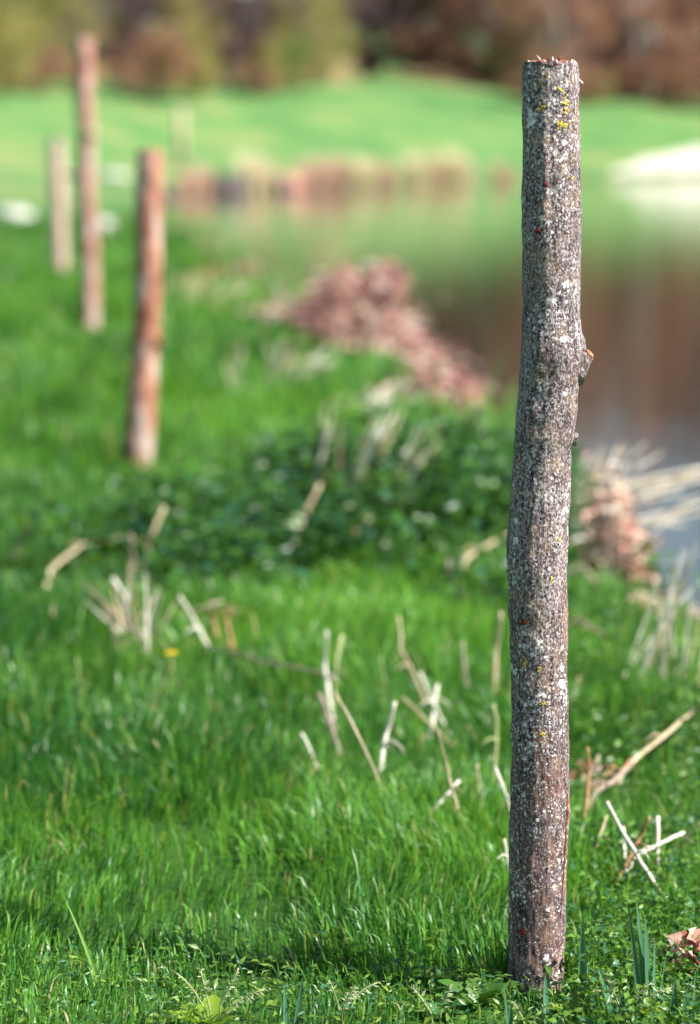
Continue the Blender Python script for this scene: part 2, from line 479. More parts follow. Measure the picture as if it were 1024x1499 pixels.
def post_cap(cx, cy, z, r, m, parent, o, tilt=(0, 0), name='cut_end'):
    mb = MB(); nr, ns = 5, 28
    mb.v.append((cx - o[0], cy - o[1], z + 0.002 - o[2]))
    for k in range(1, nr + 1):
        for i in range(ns):
            a = 2 * math.pi * i / ns; rr = r * k / nr
            zz = z + 0.0012 * math.sin(i * 2.1 + k * 3.3) + tilt[0] * math.cos(a) * k / nr + (-0.004 if k == nr else 0.0015)
            mb.v.append((cx + rr * math.cos(a) - o[0], cy + rr * math.sin(a) - o[1], zz - o[2]))
    for i in range(ns): mb.f.append((0, 1 + i, 1 + (i + 1) % ns))
    for k in range(nr - 1):
        for i in range(ns):
            a, b = 1 + k * ns + i, 1 + k * ns + (i + 1) % ns
            mb.f.append((a, a + ns, b + ns, b))
    return mb.build(name, m, parent)
def interp_rows(tab, Y, n, deep):
    """tab: (py, left px, right px) from the photograph, top to bottom; the post stands in the plane at depth Y"""
    py = np.array([t[0] for t in tab], float); L = np.array([t[1] for t in tab], float); Rr = np.array([t[2] for t in tab], float)
    q = np.linspace(py[-1], py[0], n)
    rows = []
    for y in q:
        l = at_depth(np.interp(y, py, L), y, Y); r = at_depth(np.interp(y, py, Rr), y, Y)
        rows.append((l[2], (l[0] + r[0]) / 2, (r[0] - l[0]) / 2))
    b = rows[0]
    return [(b[0] - deep, b[1], b[2]), (b[0] - deep * .5, b[1], b[2])] + rows

Y1 = 3.9
tab1 = [(91, 765, 846), (95, 764.5, 847), (200, 765, 848), (300, 764, 848), (400, 764, 848), (460, 764, 849), (485, 763.5, 851), (505, 763, 857),
        (522, 762.5, 858), (545, 761.5, 851), (575, 759, 847.5), (600, 757, 846), (625, 755, 842), (638, 754, 842), (655, 752.5, 836), (700, 750, 834), (760, 746, 830.5),
        (800, 743, 829), (835, 743, 829), (870, 746, 830), (1000, 747, 832), (1100, 748, 833), (1165, 747.5, 833.5), (1185, 747, 836), (1205, 746.5, 832),
        (1300, 744, 829), (1360, 743, 828), (1400, 742.5, 827), (1482, 742, 826)]
rows1 = interp_rows(tab1, Y1, 420, 0.12)
base1 = (rows1[2][1], Y1, gz(rows1[2][1], Y1))
post1 = empty('fence_post', base1, 'tall round post crusted with pale and yellow lichen, sharp snapped twig stub on its side', 'post', 'fence posts along the bank')
post_shaft(rows1, Y1, 120, M['bark'], post1, base1, name='bark')
top = rows1[-1]
post_cap(top[1], Y1, top[0], top[2] * 1.0, M['cut'], post1, base1)
def surf1(px, py, out=0.0):
    """point on the near side of the post's bark that shows at this pixel"""
    zs = np.array([r[0] for r in rows1])
    p = at_depth(px, py, Y1 - 0.03)
    cx = np.interp(p[2], zs, [r[1] for r in rows1]); R = np.interp(p[2], zs, [r[2] for r in rows1]) + out
    dx = np.clip(p[0] - cx, -R * .995, R * .995)
    return np.array([p[0] if abs(p[0] - cx) < R else cx + dx, Y1 - math.sqrt(max(R * R - dx * dx, 0)), p[2]]), np.array([dx / R, -math.sqrt(max(1 - (dx / R) ** 2, 0)), 0])
B1 = np.array(base1)
# splinters left by the saw
for k in range(15):
    px = 772 + k * 4.9 + random.uniform(-2, 2)
    if 820 < px < 829: continue
    P = at_depth(px, 92, Y1 - random.uniform(-0.005, 0.03))
    dxc = min(abs(P[0] - top[1]) / top[2], .96)
    P[1] = Y1 - top[2] * math.sqrt(1 - dxc ** 2) * random.uniform(.75, .99)
    P[2] = top[0] - 0.003
    h = random.uniform(0.004, 0.011) * (1.2 if 785 < px < 815 else 0.7)
    d = np.array([random.uniform(-.9, .9) * h, random.uniform(-.5, .2) * h, h])
    MB().tube([P - B1, P + d * .5 - B1 + [0, 0, .001], P + d - B1], [0.0022, 0.0016, 0.0004], 5).build('splinter', M['splinter'] if k % 3 else M['cut'], post1)
# snapped twig stub
p0 = at_depth(834, 546, Y1 - .006); p1 = at_depth(846, 534, Y1 - .012); p2 = at_depth(856, 524, Y1 - .016); p3 = at_depth(862, 518, Y1 - .018)
stub = MB().tube([p0 - B1, p1 - B1, p2 - B1, p3 - B1], [0.024, 0.0165, 0.0105, 0.0086], 14).build('twig_stub', M['bark'], post1)
q = (p3 - p2); q /= np.linalg.norm(q)
MB().tube([p3 - B1, p3 + q * 0.0022 - B1, p3 + q * .0034 - B1], [0.0074, 0.0066, 0.003], 12).build('snapped_end', M['cut_brown'], stub)
p0 = at_depth(834, 645, Y1 - .004); p1 = at_depth(842, 637, Y1 - .006); p2 = at_depth(845, 634, Y1 - .006)
MB().tube([p0 - B1, p1 - B1, p2 - B1], [0.011, 0.005, 0.0022], 10).build('bud_scar', M['bark'], post1)
p0 = at_depth(845, 117, Y1); p1 = at_depth(850, 120, Y1 - .003); p2 = at_depth(853, 122, Y1 - .004)
MB().tube([p0 - B1, p1 - B1, p2 - B1], [0.0024, 0.0018, 0.0010], 6).build('bark_fleck', M['splinter'], post1)
# red knots
for px, py, rx, rz in ((764, 1363, 7.0, 8.5), (786, 338, 5.0, 5.0), (797, 270, 4.0, 4.0), (769, 612, 4.0, 9.0), (766, 910, 6, 5)):
    P, nrm = surf1(px, py, 0.0004)
    mb = MB(); tv = np.array([-nrm[1], nrm[0], 0.0]); k = mpp(Y1)
    mb.v.append(tuple(P + nrm * .0012 - B1)); ns = 14
    for j, f in ((1, .6), (2, 1.0)):
        for i in range(ns):
            a = 2 * math.pi * i / ns; w_ = 1 + .30 * math.sin(i * 2.7 + px)
            mb.v.append(tuple(P + tv * rx * k * f * w_ * math.cos(a) + np.array([0, 0, rz * k * f * w_ * math.sin(a)]) + nrm * (.0014 if j == 1 else -.0006) - B1))
    for i in range(ns):
        mb.f.append((0, 1 + i, 1 + (i + 1) % ns)); a, b = 1 + i, 1 + (i + 1) % ns
        mb.f.append((a, a + ns, b + ns, b))
    mb.build('knot', M['knot'], post1)
# yellow lichen thalli: small ragged rosettes proud of the bark
def lichen(px, py, wpx, hpx, seed):
    rr = random.Random(seed); mb = MB(); k = mpp(Y1)
    for _ in range(max(5, int(wpx * hpx / 9))):
        ax, ay = px + rr.gauss(0, wpx * .30), py + rr.gauss(0, hpx * .32)
        P, nrm = surf1(ax, ay, 0.0005)
        tv = np.array([-nrm[1], nrm[0], 0.0]); b0 = len(mb.v); s = rr.uniform(.9, 2.1) * k
        mb.v.append(tuple(P + nrm * .0011 - B1)); ns = 7
        for i in range(ns):
            a = 2 * math.pi * i / ns; w_ = s * rr.uniform(.6, 1.3)
            mb.v.append(tuple(P + tv * w_ * math.cos(a) + np.array([0, 0, w_ * math.sin(a)]) + nrm * rr.uniform(-.0003, .0006) - B1))
        for i in range(ns): mb.f.append((b0, b0 + 1 + i, b0 + 1 + (i + 1) % ns))
    mb.build('yellow_lichen', M['yellow'], post1)
for i, a in enumerate([(827, 150, 7, 26), (820, 131, 6, 6), (821, 184, 19, 11), (791, 158, 8, 6), (838, 262, 4, 5), (818, 580, 7, 9), (820, 790, 8, 6), (842, 560, 5, 16),
                       (768, 968, 4, 9), (788, 975, 7, 5), (808, 848, 5, 8), (793, 1072, 6, 5), (796, 1028, 7, 4)]):
    lichen(*a, seed=i)
# strip of bark split away low down
pts = [(834, 1165), (833, 1190), (831, 1215), (829, 1250), (826, 1300), (822, 1345)]
P = [surf1(x - 2, y, 0.0012)[0] - B1 for x, y in pts]
MB().tube(P, [0.001, 0.0030, 0.0022, 0.0018, 0.0013, 0.0005], 8).build('bark_split', M['cut'], post1)

def far_post(tab, Y, m, label, deep=0.15, lump=0.0025, seed=5, extra=None, capm='cut_brown', n=90):
    rows = interp_rows(tab, Y, n, deep)
    b = (rows[2][1], Y, gz(rows[2][1], Y))
    o = empty('fence_post', b, label, 'post', 'fence posts along the bank')
    post_shaft(rows, Y, 36, m, o, b, 0.0015, lump, seed, name='shaft')
    post_cap(rows[-1][1], Y, rows[-1][0], rows[-1][2], M[capm], o, b)
    return o, np.array(b)
Y2 = 10.75
post2, b2 = far_post([(220, 199, 239), (330, 197, 237), (450, 196, 235), (520, 192, 233), (600, 184, 228), (690, 177, 222)], Y2, M['post_red'],
                     'bare red-brown post leaning a little, its foot in lush grass')
mb = MB(); p = at_depth(228, 505, Y2 - .03) - b2
mb.tube([p, p + [.018, -.01, .012], p + [.03, -.012, .022]], [.016, .012, .009], 8).build('twig_stub', M['post_red'], post2)
Y3 = 19.2
post3, b3 = far_post([(56, 109, 134), (110, 111, 136), (160, 112, 136), (195, 116, 139), (260, 114, 138), (330, 116, 141), (420, 119, 145), (490, 117, 143)], Y3, M['post_pink'],
                     'tallest thin pinkish stake, crooked, with a pale knob two thirds up', lump=.006, seed=15)
p = at_depth(131, 193, Y3 - .06) - b3
MB().blob(p, (.042, .03, .045), 4, 12, 8).build('branch_knob', M['st_tan'], post3)
p = at_depth(118, 262, Y3) - b3
MB().tube([p, p + [-.05, 0, .02], p + [-.12, .0, .03]], [.03, .02, .012], 8).build('branch_stub', M['post_pink'], post3)
Y4 = 27.9
post4, b4 = far_post([(204, 71, 92), (270, 72, 96), (330, 74, 97), (410, 77, 99)], Y4, M['post_pale'],
                     'short pale pinkish-tan post next to the tallest stake', seed=25, lump=.004, capm='splinter')
# thin pale stake on the far shore
def far_stake():
    P = on_ground(265, 243); Y = P[1]
    t = at_depth(265, 160, Y)
    o = empty('marker_stake', P, 'thin pale stake alone on the far green bank', 'stake')
    MB().tube([(0, 0, -.3), (0.01, 0, (t[2] - P[2]) * .5), (0, 0, t[2] - P[2])], [.20, .19, .18], 10).build('shaft', M['st_tan'], o)
    MB().tube([(0, 0, t[2] - P[2] - .02), (0, 0, t[2] - P[2] + .08)], [.22, .12], 10).build('cap', M['st_white'], o)
far_stake()

# ------------------------------------------------------------ grass
def blades(name, base, h, w, lean, colr, label=None, cat=None, kind='stuff', parent=None, m=None, az=None):
    n = len(base)
    az = RNG.uniform(0, 2 * np.pi, n) if az is None else az
    wd = np.stack([np.cos(az), np.sin(az), np.zeros(n)], 1)
    up = np.zeros((n, 3)); up[:, 2] = 1
    L = lean
    ll = np.linalg.norm(L, axis=1, keepdims=True)
    hh = h[:, None]
    p1 = base + up * hh * .42 + L * .16
    p2 = base + up * hh * (.78 - .12 * ll / hh) + L * .52
    p3 = base + up * hh * (1.0 - .38 * ll / hh) + L
    ww = w[:, None] * .5
    Vv = np.stack([base - wd * ww * .8, base + wd * ww * .8, p1 - wd * ww, p1 + wd * ww, p2 - wd * ww * .72, p2 + wd * ww * .72, p3], 1).reshape(-1, 3)
    b = np.arange(n)[:, None] * 7
    F4 = np.concatenate([b + np.array([0, 1, 3, 2]), b + np.array([2, 3, 5, 4])])
    F3 = b + np.array([4, 5, 6])
    return bulk(name, Vv, [F4, F3], m or M['grass'], np.repeat(colr, 7, 0), parent, kind=kind)
def grass_cols(x, y, n):
    k = fbm(x * .9, y * .9, 31)[:, None]; r = RNG.random((n, 1)); q = RNG.random((n, 1))
    a = np.array([.030, .130, .022]); b = np.array([.175, .41, .055]); c = np.array([.045, .19, .085])
    col = a + (b - a) * np.clip(r * .75 + (k - .5) * 1.5 + .12, 0, 1)
    col = np.where(q < .16, col * .5 + c * .5, col)
    col = np.where(q > .955, np.array([.26, .36, .07]), col)
    col = np.where(q > .982, np.array([.42, .36, .18]), col)
    return col * (0.8 + 0.4 * RNG.random((n, 1)))
def herb_zone(x, y):
    """0 = lawn grass, 1 = low leafy herbs"""
    z1 = np.exp(-((x - .06) / .62) ** 2 - ((y - 8.3) / 1.1) ** 2) * np.clip((fbm(x * 2.4, y * 1.6, 71) - .30) * 4.5, 0, 1.3)
    right = sstep(.06, .115, x / y) * sstep(4.0, 4.5, y) * (1 - sstep(8.5, 10, y))
    return np.maximum(z1, right)
def meadow():
    NB = 360000
    d = np.linspace(2.9, 46, 4000)
    pdf = (0.28 * d + 1.3) / d ** 2
    cdf = np.cumsum(pdf); cdf /= cdf[-1]
    Y = np.interp(RNG.random(NB), cdf, d)
    X = (RNG.random(NB) * 2 - 1) * (0.14 * Y + .65)
    # gather blades into tufts
    tx, ty = np.round(X / (.011 * Y)) , np.round(Y / (.016 * Y.clip(3)))
    cl = fbm(X * 7.0 / (Y / 4), Y * 5.0 / (Y / 4) + np.log(Y) * 9, 41)
    sd = sdist(X, Y)
    hz = herb_zone(X, Y)
    keep = (sd > .08) & (RNG.random(NB) < np.clip((cl - .28) * 5.0, .34, 1)) & (RNG.random(NB) > hz * .68)
    keep &= RNG.random(NB) > .50 * (1 - sstep(3.86, 4.12, Y))
    dp = np.hypot(X - base1[0], Y - Y1); keep &= dp > .043
    X, Y, cl, hz = X[keep], Y[keep], cl[keep], hz[keep]
    for (qx, qy, nq, r0, r1) in ((base1[0], Y1, 320, .040, .085), (b2[0], Y2, 30, .05, .16)):
        ra, rd = RNG.uniform(0, 2 * np.pi, nq), RNG.uniform(r0, r1, nq)
        X = np.concatenate([X, qx + np.cos(ra) * rd]); Y = np.concatenate([Y, qy + np.sin(ra) * rd])
        cl = np.concatenate([cl, np.full(nq, .85 if qy < 5 else .22)]); hz = np.concatenate([hz, np.zeros(nq)])
    n = len(X)
    Z = ground_z(X, Y) - .004
    h = (.042 + .0062 * np.clip(Y, 3, 12) + .0014 * np.clip(Y - 12, 0, 40)) * (.42 + 1.15 * cl) * RNG.uniform(.65, 1.3, n)
    h *= 1 + .55 * (fbm(X * .8, Y * .8, 52) - .5)
    big = fbm(X * 1.9, Y * 1.1, 57)
    h *= 1 + (np.clip((big - .5) * 5.0, -.45, 1.0)) * sstep(7.5, 11, Y)
    h *= 1 + .9 * np.exp(-((X - .42) / .35) ** 2 - ((Y - 10.4) / .9) ** 2)
    front = 1 - sstep(3.86, 4.12, Y)
    h *= 1 - .30 * front * (np.hypot(X - base1[0], Y - Y1) > .09)
    for (qx, qy, hw, dp_, f) in ((base1[0], Y1, .075, .42, .62), (b2[0], Y2, .16, 1.3, .45), (b3[0], Y3, .25, 2.5, .45), (b4[0], Y4, .3, 4, .4)):
        xr = qx * Y / qy
        h *= 1 - f * np.exp(-((X - xr) / hw) ** 4) * ((Y < qy + .03) & (Y > qy - dp_))
    tall = RNG.random(n) < .02
    h[tall] *= 1.45
    wd = .00072 * np.clip(Y, 3.4, 50) * RNG.uniform(.65, 1.25, n)
    la = fbm(X * 2.3, Y * 2.3, 61) * 12.5 + RNG.normal(0, .9, n)
    lm = h * np.abs(RNG.normal(.34, .22, n))
    lean = np.stack([np.cos(la) * lm, np.sin(la) * lm, np.zeros(n)], 1)
    o = blades('meadow_grass', np.stack([X, Y, Z], 1), h, wd, lean, grass_cols(X, Y, n))
    tag(o, 'fresh green meadow grass covering the near bank', 'grass')
meadow()

# ------------------------------------------------------------ leaves (ground cover, dead leaves, crowns)
def leaves(name, P, nrm, axis_, L, Wd, colr, m, parent=None, kind=None, curl=.25):
    """each leaf: two folded halves (base, mid-left, tip, mid-right, mid-rib)"""
    n = len(P)
    a = axis_ / (np.linalg.norm(axis_, axis=1, keepdims=True) + 1e-9)
    nr = nrm - a * np.sum(nrm * a, 1, keepdims=True); nr /= np.linalg.norm(nr, axis=1, keepdims=True) + 1e-9
    s = np.cross(a, nr)
    Lc = L[:, None]; Wc = Wd[:, None] * .5
    base = P; rib = P + a * Lc * .5 - nr * Lc * .02; tip = P + a * Lc - nr * Lc * curl
    l = P + a * Lc * .42 - s * Wc + nr * Wc * .35; r = P + a * Lc * .42 + s * Wc + nr * Wc * .35
    Vv = np.stack([base, l, tip, r, rib], 1).reshape(-1, 3)
    b = np.arange(n)[:, None] * 5
    F = np.concatenate([b + np.array([0, 4, 1]), b + np.array([1, 4, 2]), b + np.array([0, 3, 4]), b + np.array([4, 3, 2])])
    return bulk(name, Vv, [F], m, np.repeat(colr, 5, 0), parent, kind=kind)
def rand_dirs(n, zlo=-1, zhi=1):
    z = RNG.uniform(zlo, zhi, n); a = RNG.uniform(0, 2 * np.pi, n); r = np.sqrt(1 - z * z)
    return np.stack([r * np.cos(a), r * np.sin(a), z], 1)
def green_cols(n, a=(.030, .105, .014), b=(.115, .24, .030), c=(.05, .15, .06)):
    r = RNG.random((n, 1)); q = RNG.random((n, 1))
    col = np.array(a) + (np.array(b) - np.array(a)) * r
    return np.where(q < .2, np.array(c), col)
def herb_mound():
    # leafy plants: stems with whorls of leaves, crowded into one dark mass behind the lawn
    pts = []; nst = 2300
    x = RNG.uniform(-1.1, 1.0, nst); y = RNG.uniform(6.9, 10.2, nst)
    k = np.exp(-((x - .06) / .62) ** 2 - ((y - 8.3) / 1.1) ** 2) * np.clip((fbm(x * 2.4, y * 1.6, 71) - .30) * 4.5, 0, 1.4)
    ok = (RNG.random(nst) < k * 1.15) & (sdist(x, y) > .2)
    x, y = x[ok], y[ok]; n = len(x)
    z = ground_z(x, y)
    H = RNG.uniform(.08, .25, n) * (.45 + 1.1 * fbm(x * 3, y * 3, 77))
    per = 13
    t = np.repeat(RNG.random(n) * 0 + 1, per) * np.tile(np.linspace(.2, 1, per), n)
    bx, by, bz, hh = [np.repeat(q, per) for q in (x, y, z, H)]
    az = RNG.uniform(0, 2 * np.pi, n * per)
    out = .012 + .03 * (1 - t)
    P = np.stack([bx + np.cos(az) * out, by + np.sin(az) * out, bz + hh * t], 1)
    ax = np.stack([np.cos(az), np.sin(az), RNG.uniform(-.2, .7, n * per)], 1)
    up = rand_dirs(n * per, .5, 1)
    Ls = RNG.uniform(.03, .07, n * per) * (1.2 - .5 * t)
    o = leaves('leafy_herbs', P, up, ax, Ls, Ls * RNG.uniform(.5, .75, n * per), green_cols(n * per, (.012, .055, .012), (.075, .20, .028), (.03, .11, .05)), M['leaf'], kind='stuff')
    tag(o, 'dark green leafy weeds massed behind the mown-looking grass', 'weeds')
herb_mound()
def front_herbs():
    n = 13000
    y = RNG.uniform(3.25, 4.12, n); x = RNG.uniform(-.75, .62, n)
    ok = (RNG.random(n) < (.15 + 1.1 * fbm(x * 7, y * 7, 91)) * (1 - .7 * sstep(3.9, 4.12, y))) & (np.hypot(x - base1[0], y - Y1) > .045)
    x, y = x[ok], y[ok]; n = len(x)
    z = ground_z(x, y) + RNG.uniform(.004, .05, n) * (.3 + 1.2 * fbm(x * 11, y * 11, 95))
    L = RNG.uniform(.006, .020, n)
    o = leaves('front_herbs', np.stack([x, y, z], 1), rand_dirs(n, .3, 1), rand_dirs(n, -.1, .8), L, L * RNG.uniform(.14, .5, n), green_cols(n, (.03, .10, .014), (.19, .31, .04), (.05, .16, .07)), M['leaf'], kind='stuff')
    tag(o, 'fine leafy weeds at the near edge of the lawn', 'weeds')
front_herbs()
def small_herbs():
    # low chickweed-like cover to the right of the near post and here and there in the lawn
    n = 52000
    y = 3.3 * (9.0 / 3.3) ** RNG.random(n); x = y * RNG.uniform(.03, .20, n)
    k = sstep(.062, .10, x / y) * (.25 + 1.2 * fbm(x * 6, y * 5, 81)) * sstep(3.2, 3.9, y)
    ok = (RNG.random(n) < k) & (sdist(x, y) > .12)
    x, y = x[ok], y[ok]; n = len(x)
    cl = fbm(x * 9, y * 9, 85)
    z = ground_z(x, y) + RNG.uniform(.004, .075, n) * (.25 + 1.2 * cl)
    L = RNG.uniform(.008, .019, n) * (y / 4.6) ** .6
    o = leaves('low_herbs', np.stack([x, y, z], 1), rand_dirs(n, .35, 1), rand_dirs(n, -.1, .7), L, L * RNG.uniform(.45, .8, n), green_cols(n, (.04, .12, .014), (.13, .26, .03)), M['leaf'], kind='stuff')
    tag(o, 'small-leaved green creeping weeds right of the lichen post', 'weeds')
small_herbs()

# ------------------------------------------------------------ dry stalks lying and standing in the grass
STK = 'dry stalks scattered in the grass'
def stalk(pix, wpx, m, label, lift=.05, name='dry_stalk', node=True, group=STK):
    """pix: photo pixels from the lower end to the upper end; the lower end meets the grass"""
    P0 = on_ground(pix[0][0], pix[0][1], lift)
    lift = .058 + .010 * max(0, P0[1] - 5); P0 = on_ground(pix[0][0], pix[0][1], lift); Y = P0[1]
    dx, dy = pix[-1][0] - pix[0][0], pix[-1][1] - pix[0][1]
    flat = abs(dx) > 1.15 * abs(dy)
    pts = [P0]
    for (x, y) in pix[1:]:
        if flat:
            q = on_ground(x, y, lift + .012)
            if abs(q[1] - Y) > .5: q = at_depth(x, y, Y)
        else: q = at_depth(x, y, Y + random.uniform(-.02, .04))
        pts.append(q)
    k = mpp(Y)
    d = pts[0] - pts[1]; d /= np.linalg.norm(d)
    if flat:
        d = np.array([d[0], d[1], -.8]); d /= np.linalg.norm(d)
    t = min(.16, (lift + .02) / max(-d[2], .25))
    tail = pts[0] + d * t
    tail[2] = min(tail[2], gz(tail[0], tail[1]) - .004)
    pts = [tail] + pts
    bow = np.array([random.uniform(-1, 1), random.uniform(-.5, .5), random.uniform(-.2, .6)]) * np.linalg.norm(pts[-1] - pts[1]) * .055
    fine = []
    for a, b in zip(pts[:-1], pts[1:]):
        for s in np.linspace(0, 1, 5)[:-1]: fine.append(a + (b - a) * s)
    fine.append(pts[-1])
    fine = [p + bow * math.sin(math.pi * i / (len(fine) - 1)) for i, p in enumerate(fine)]
    r = wpx * k * (.38 if Y < 5.5 else .27)
    n = len(fine)
    rad = [r * (.92 + .16 * random.random()) * (1 - .25 * i / n) for i in range(n)]
    O = np.array([tail[0], tail[1], gz(tail[0], tail[1])])
    o = empty(name, O, label, 'stalk', group)
    MB().tube([p + (np.array([random.uniform(-1, 1), random.uniform(-1, 1), random.uniform(-1, 1)]) * r * .25) - O for p in fine], rad, 7, flat=.7).build('stem', m, o)
    if node and n > 6:
        c = fine[n // 2] - O; e = fine[n // 2 + 1] - O; u = (e - c) / np.linalg.norm(e - c)
        MB().tube([c - u * r * .7, c, c + u * r * .7], [r * .9, r * 1.3, r * .9], 7, flat=.75).build('joint', m, o)
    if n > 7 and random.random() < .6:     # withered leaf sheath hanging from the joint
        c = fine[n // 2] - O; l = random.uniform(5, 9) * r; sx = random.choice((-1, 1))
        MB().tube([c, c + [sx * l * .35, -.3 * l, l * .25], c + [sx * l * .8, -.4 * l, -l * .05], c + [sx * l, -.4 * l, -l * .5]], [r * .7, r * .75, r * .5, r * .15], 5, flat=.25).build('leaf_sheath', m, o)
    return o
W_, T_, G_, O_, E_ = M['st_white'], M['st_tan'], M['st_grey'], M['st_orange'], M['st_green']
ST = [
 ([(952, 1276), (920, 1222), (889, 1174)], 9, W_, 'longest bleached white stalk leaning over the creeping weeds right of the post'),
 ([(962, 1242), (963, 1195)], 10, W_, 'short upright bleached stalk crossing a flat white one'),
 ([(932, 1250), (965, 1233), (1000, 1219)], 8, W_, 'flat bleached stalk lying under a short upright white one'),
 ([(914, 1233), (913, 1210)], 7, W_, 'stubby white stalk beside the longest bleached stalk'),
 ([(922, 1256), (938, 1225), (950, 1197)], 8, O_, 'pinkish brown stalk tucked behind the longest bleached stalk'),
 ([(878, 1228), (889, 1194)], 6, T_, 'short tan stalk upright just right of the lichen post'),
 ([(912, 1128), (965, 1085), (1024, 1038), (1075, 1000)], 10, T_, 'long straight grey-green cane sloping up from the weeds past the post'),
 ([(853, 1192), (858, 1140), (860, 1094)], 7, O_, 'upright orange-brown stem close beside the lichen post'),
 ([(866, 1160), (895, 1140), (925, 1118)], 13, G_, 'twisted brown stem lying at the foot of the long cane'),
 ([(884, 1122), (908, 1130), (925, 1112)], 11, O_, 'crumpled pinkish stem at the foot of the long cane'),
 ([(836, 1030), (848, 990)], 6, T_, 'pale tan stalk tip showing right behind the post above the orange stem'),
 ([(1002, 1232), (1030, 1200)], 6, T_, 'tan twig slanting out of the weeds at the end of the flat white stalk'),
 ([(746, 1186), (735, 1152), (724, 1122)], 7, W_, 'white stalk leaning against the left side of the lichen post'),
 ([(742, 1254), (738, 1228)], 7, W_, 'white stub half hidden behind the lichen post'),
 ([(484, 1014), (479, 970), (477, 924)], 12, W_, 'thick pale upright stalk above the long thin fallen stem'),
 ([(548, 1150), (515, 1075), (489, 1012)], 7, T_, 'long thin tan stem slanting down into the lawn'),
 ([(492, 1004), (497, 965), (500, 930)], 11, E_, 'greenish stalk standing beside the thick pale upright one'),
 ([(563, 1110), (570, 1070), (578, 1028)], 10, W_, 'bright white stalk with one joint standing in the open lawn'),
 ([(606, 1002), (582, 952), (584, 903)], 11, T_, 'tan stalk with a sharp elbow above the white lawn stalks'),
 ([(636, 1030), (614, 984)], 11, W_, 'white arm of a broken stalk, tip pointing up left'),
 ([(637, 1028), (640, 1003)], 11, W_, 'white stub rising beside the broken stalk'),
 ([(628, 1058), (606, 1036), (588, 1020)], 9, T_, 'pale stalk joining the top of the bright jointed stalk'),
 ([(453, 1103), (441, 1073)], 9, W_, 'tiny white stalk alone in the lawn near the long thin stem'),
 ([(674, 1184), (658, 1125), (640, 1068)], 6, T_, 'thin bent tan stem crossed by a white scrap'),
 ([(650, 1168), (672, 1143)], 8, W_, 'white scrap crossing the thin bent tan stem'),
 ([(727, 1004), (730, 950), (733, 896)], 13, T_, 'thick pale stalk standing tight against the left of the post'),
 ([(722, 1104), (724, 1065), (722, 1032)], 9, E_, 'faded green stalk left of the post above the leaning white one'),
 ([(701, 1150), (698, 1118)], 7, T_, 'small tan stub between the bent stem and the post'),
 ([(681, 978), (677, 938)], 10, G_, 'grey stub between the elbowed stalk and the post'),
 ([(482, 1062), (466, 1014)], 10, G_, 'dull brown stub beneath the thick pale upright stalk'),
 ([(312, 950), (395, 972), (476, 986)], 11, G_, 'brown twig lying flat below the dark weeds'),
 ([(74, 838), (120, 803), (180, 790), (222, 796)], 13, T_, 'arching tan stalk bowed over at the edge of the dark weeds'),
 ([(186, 856), (192, 822), (190, 782)], 15, G_, 'grey-brown stem rising under the arching stalk'),
 ([(212, 824), (226, 785), (240, 742)], 14, T_, 'straight tan stalk at the end of the arching one'),
 ([(297, 942), (280, 908), (262, 873)], 12, W_, 'white stalk slanting down beside the brown twig heap'),
 ([(188, 892), (176, 868), (164, 846)], 14, W_, 'pale split stem at the foot of the grey-brown stem'),
 ([(218, 906), (222, 872)], 13, G_, 'pale pinkish stub right of the split stem'),
 ([(288, 892), (325, 880)], 13, G_, 'grey twig lying across the top of the brown heap'),
 ([(340, 944), (330, 905)], 11, O_, 'orange-brown stem standing in the brown heap'),
 ([(318, 930), (312, 905)], 9, O_, 'short orange stub in the brown heap'),
 ([(436, 790), (452, 750), (468, 708)], 15, T_, 'thick tan stalk leaning in the middle of the dark weeds'),
 ([(688, 820), (720, 802), (770, 772)], 14, T_, 'tan stalk lying behind the lichen post at half height'),
 ([(519, 778), (541, 758)], 14, T_, 'short tan scrap right of the thick leaning stalk in the weeds'),
 ([(842, 828), (868, 858), (884, 905), (905, 965)], 15, G_, 'drooping grey-brown stalk arched to the right of the post'),
 ([(846, 905), (880, 930), (898, 965)], 12, G_, 'second drooping stalk under the arched one'),
 ([(18, 815), (40, 778)], 12, T_, 'pale stalk alone in the grass left of the arching one'),
 ([(560, 1000), (556, 962)], 8, E_, 'faded green stub left of the elbowed stalk'),
 ([(118, 1000), (112, 965)], 8, E_, 'faded green stalk far left in the lawn'),
 ([(660, 870), (655, 820)], 14, G_, 'dull brown stem in the shade of the weeds beside the post'),
]
for a in ST: stalk(*a)
# tussocks of bleached reed along the water's edge
def tussock(root_px, tips, wpx, label, mats, lift=.03):
    R = on_ground(root_px[0], root_px[1], .12); R[2] = gz(R[0], R[1]); k = mpp(R[1])
    o = empty('reed_tussock', R, label, 'reeds', 'bleached reed tussocks at the water')
    tips = list(tips) + [((a[0] + random.uniform(-22, 22), a[1] + random.uniform(-4, 8)), (b[0] + random.uniform(-30, 30), b[1] + random.uniform(-12, 26))) for a, b in tips for _ in range(3)]
    for i, tp in enumerate(tips):
        (bx, by), (x, y) = tp if isinstance(tp[0], tuple) else (root_px, tp)
        Y = R[1] + random.uniform(-.12, .12)
        a = at_depth(bx, by, Y); b = at_depth(x, y, Y + random.uniform(-.15, .15))
        d = b - a
        g0 = a.copy(); g0[0] -= d[0] * .35; g0[2] = gz(g0[0], g0[1]) - .01
        d = b - g0; sag = np.array([0, 0, 1.0]) * np.linalg.norm(d) * random.uniform(-.03, .05)
        rr = wpx * k * .23 * random.uniform(.8, 1.2)
        MB().tube([g0 + d * t - R + sag * math.sin(t * 3.14) for t in (0, .2, .4, .6, .8, 1)], [rr * .8, rr, rr, rr * .9, rr * .65, rr * .15], 5, flat=.4).build('reed_blade', mats[i % len(mats)], o)
    return o
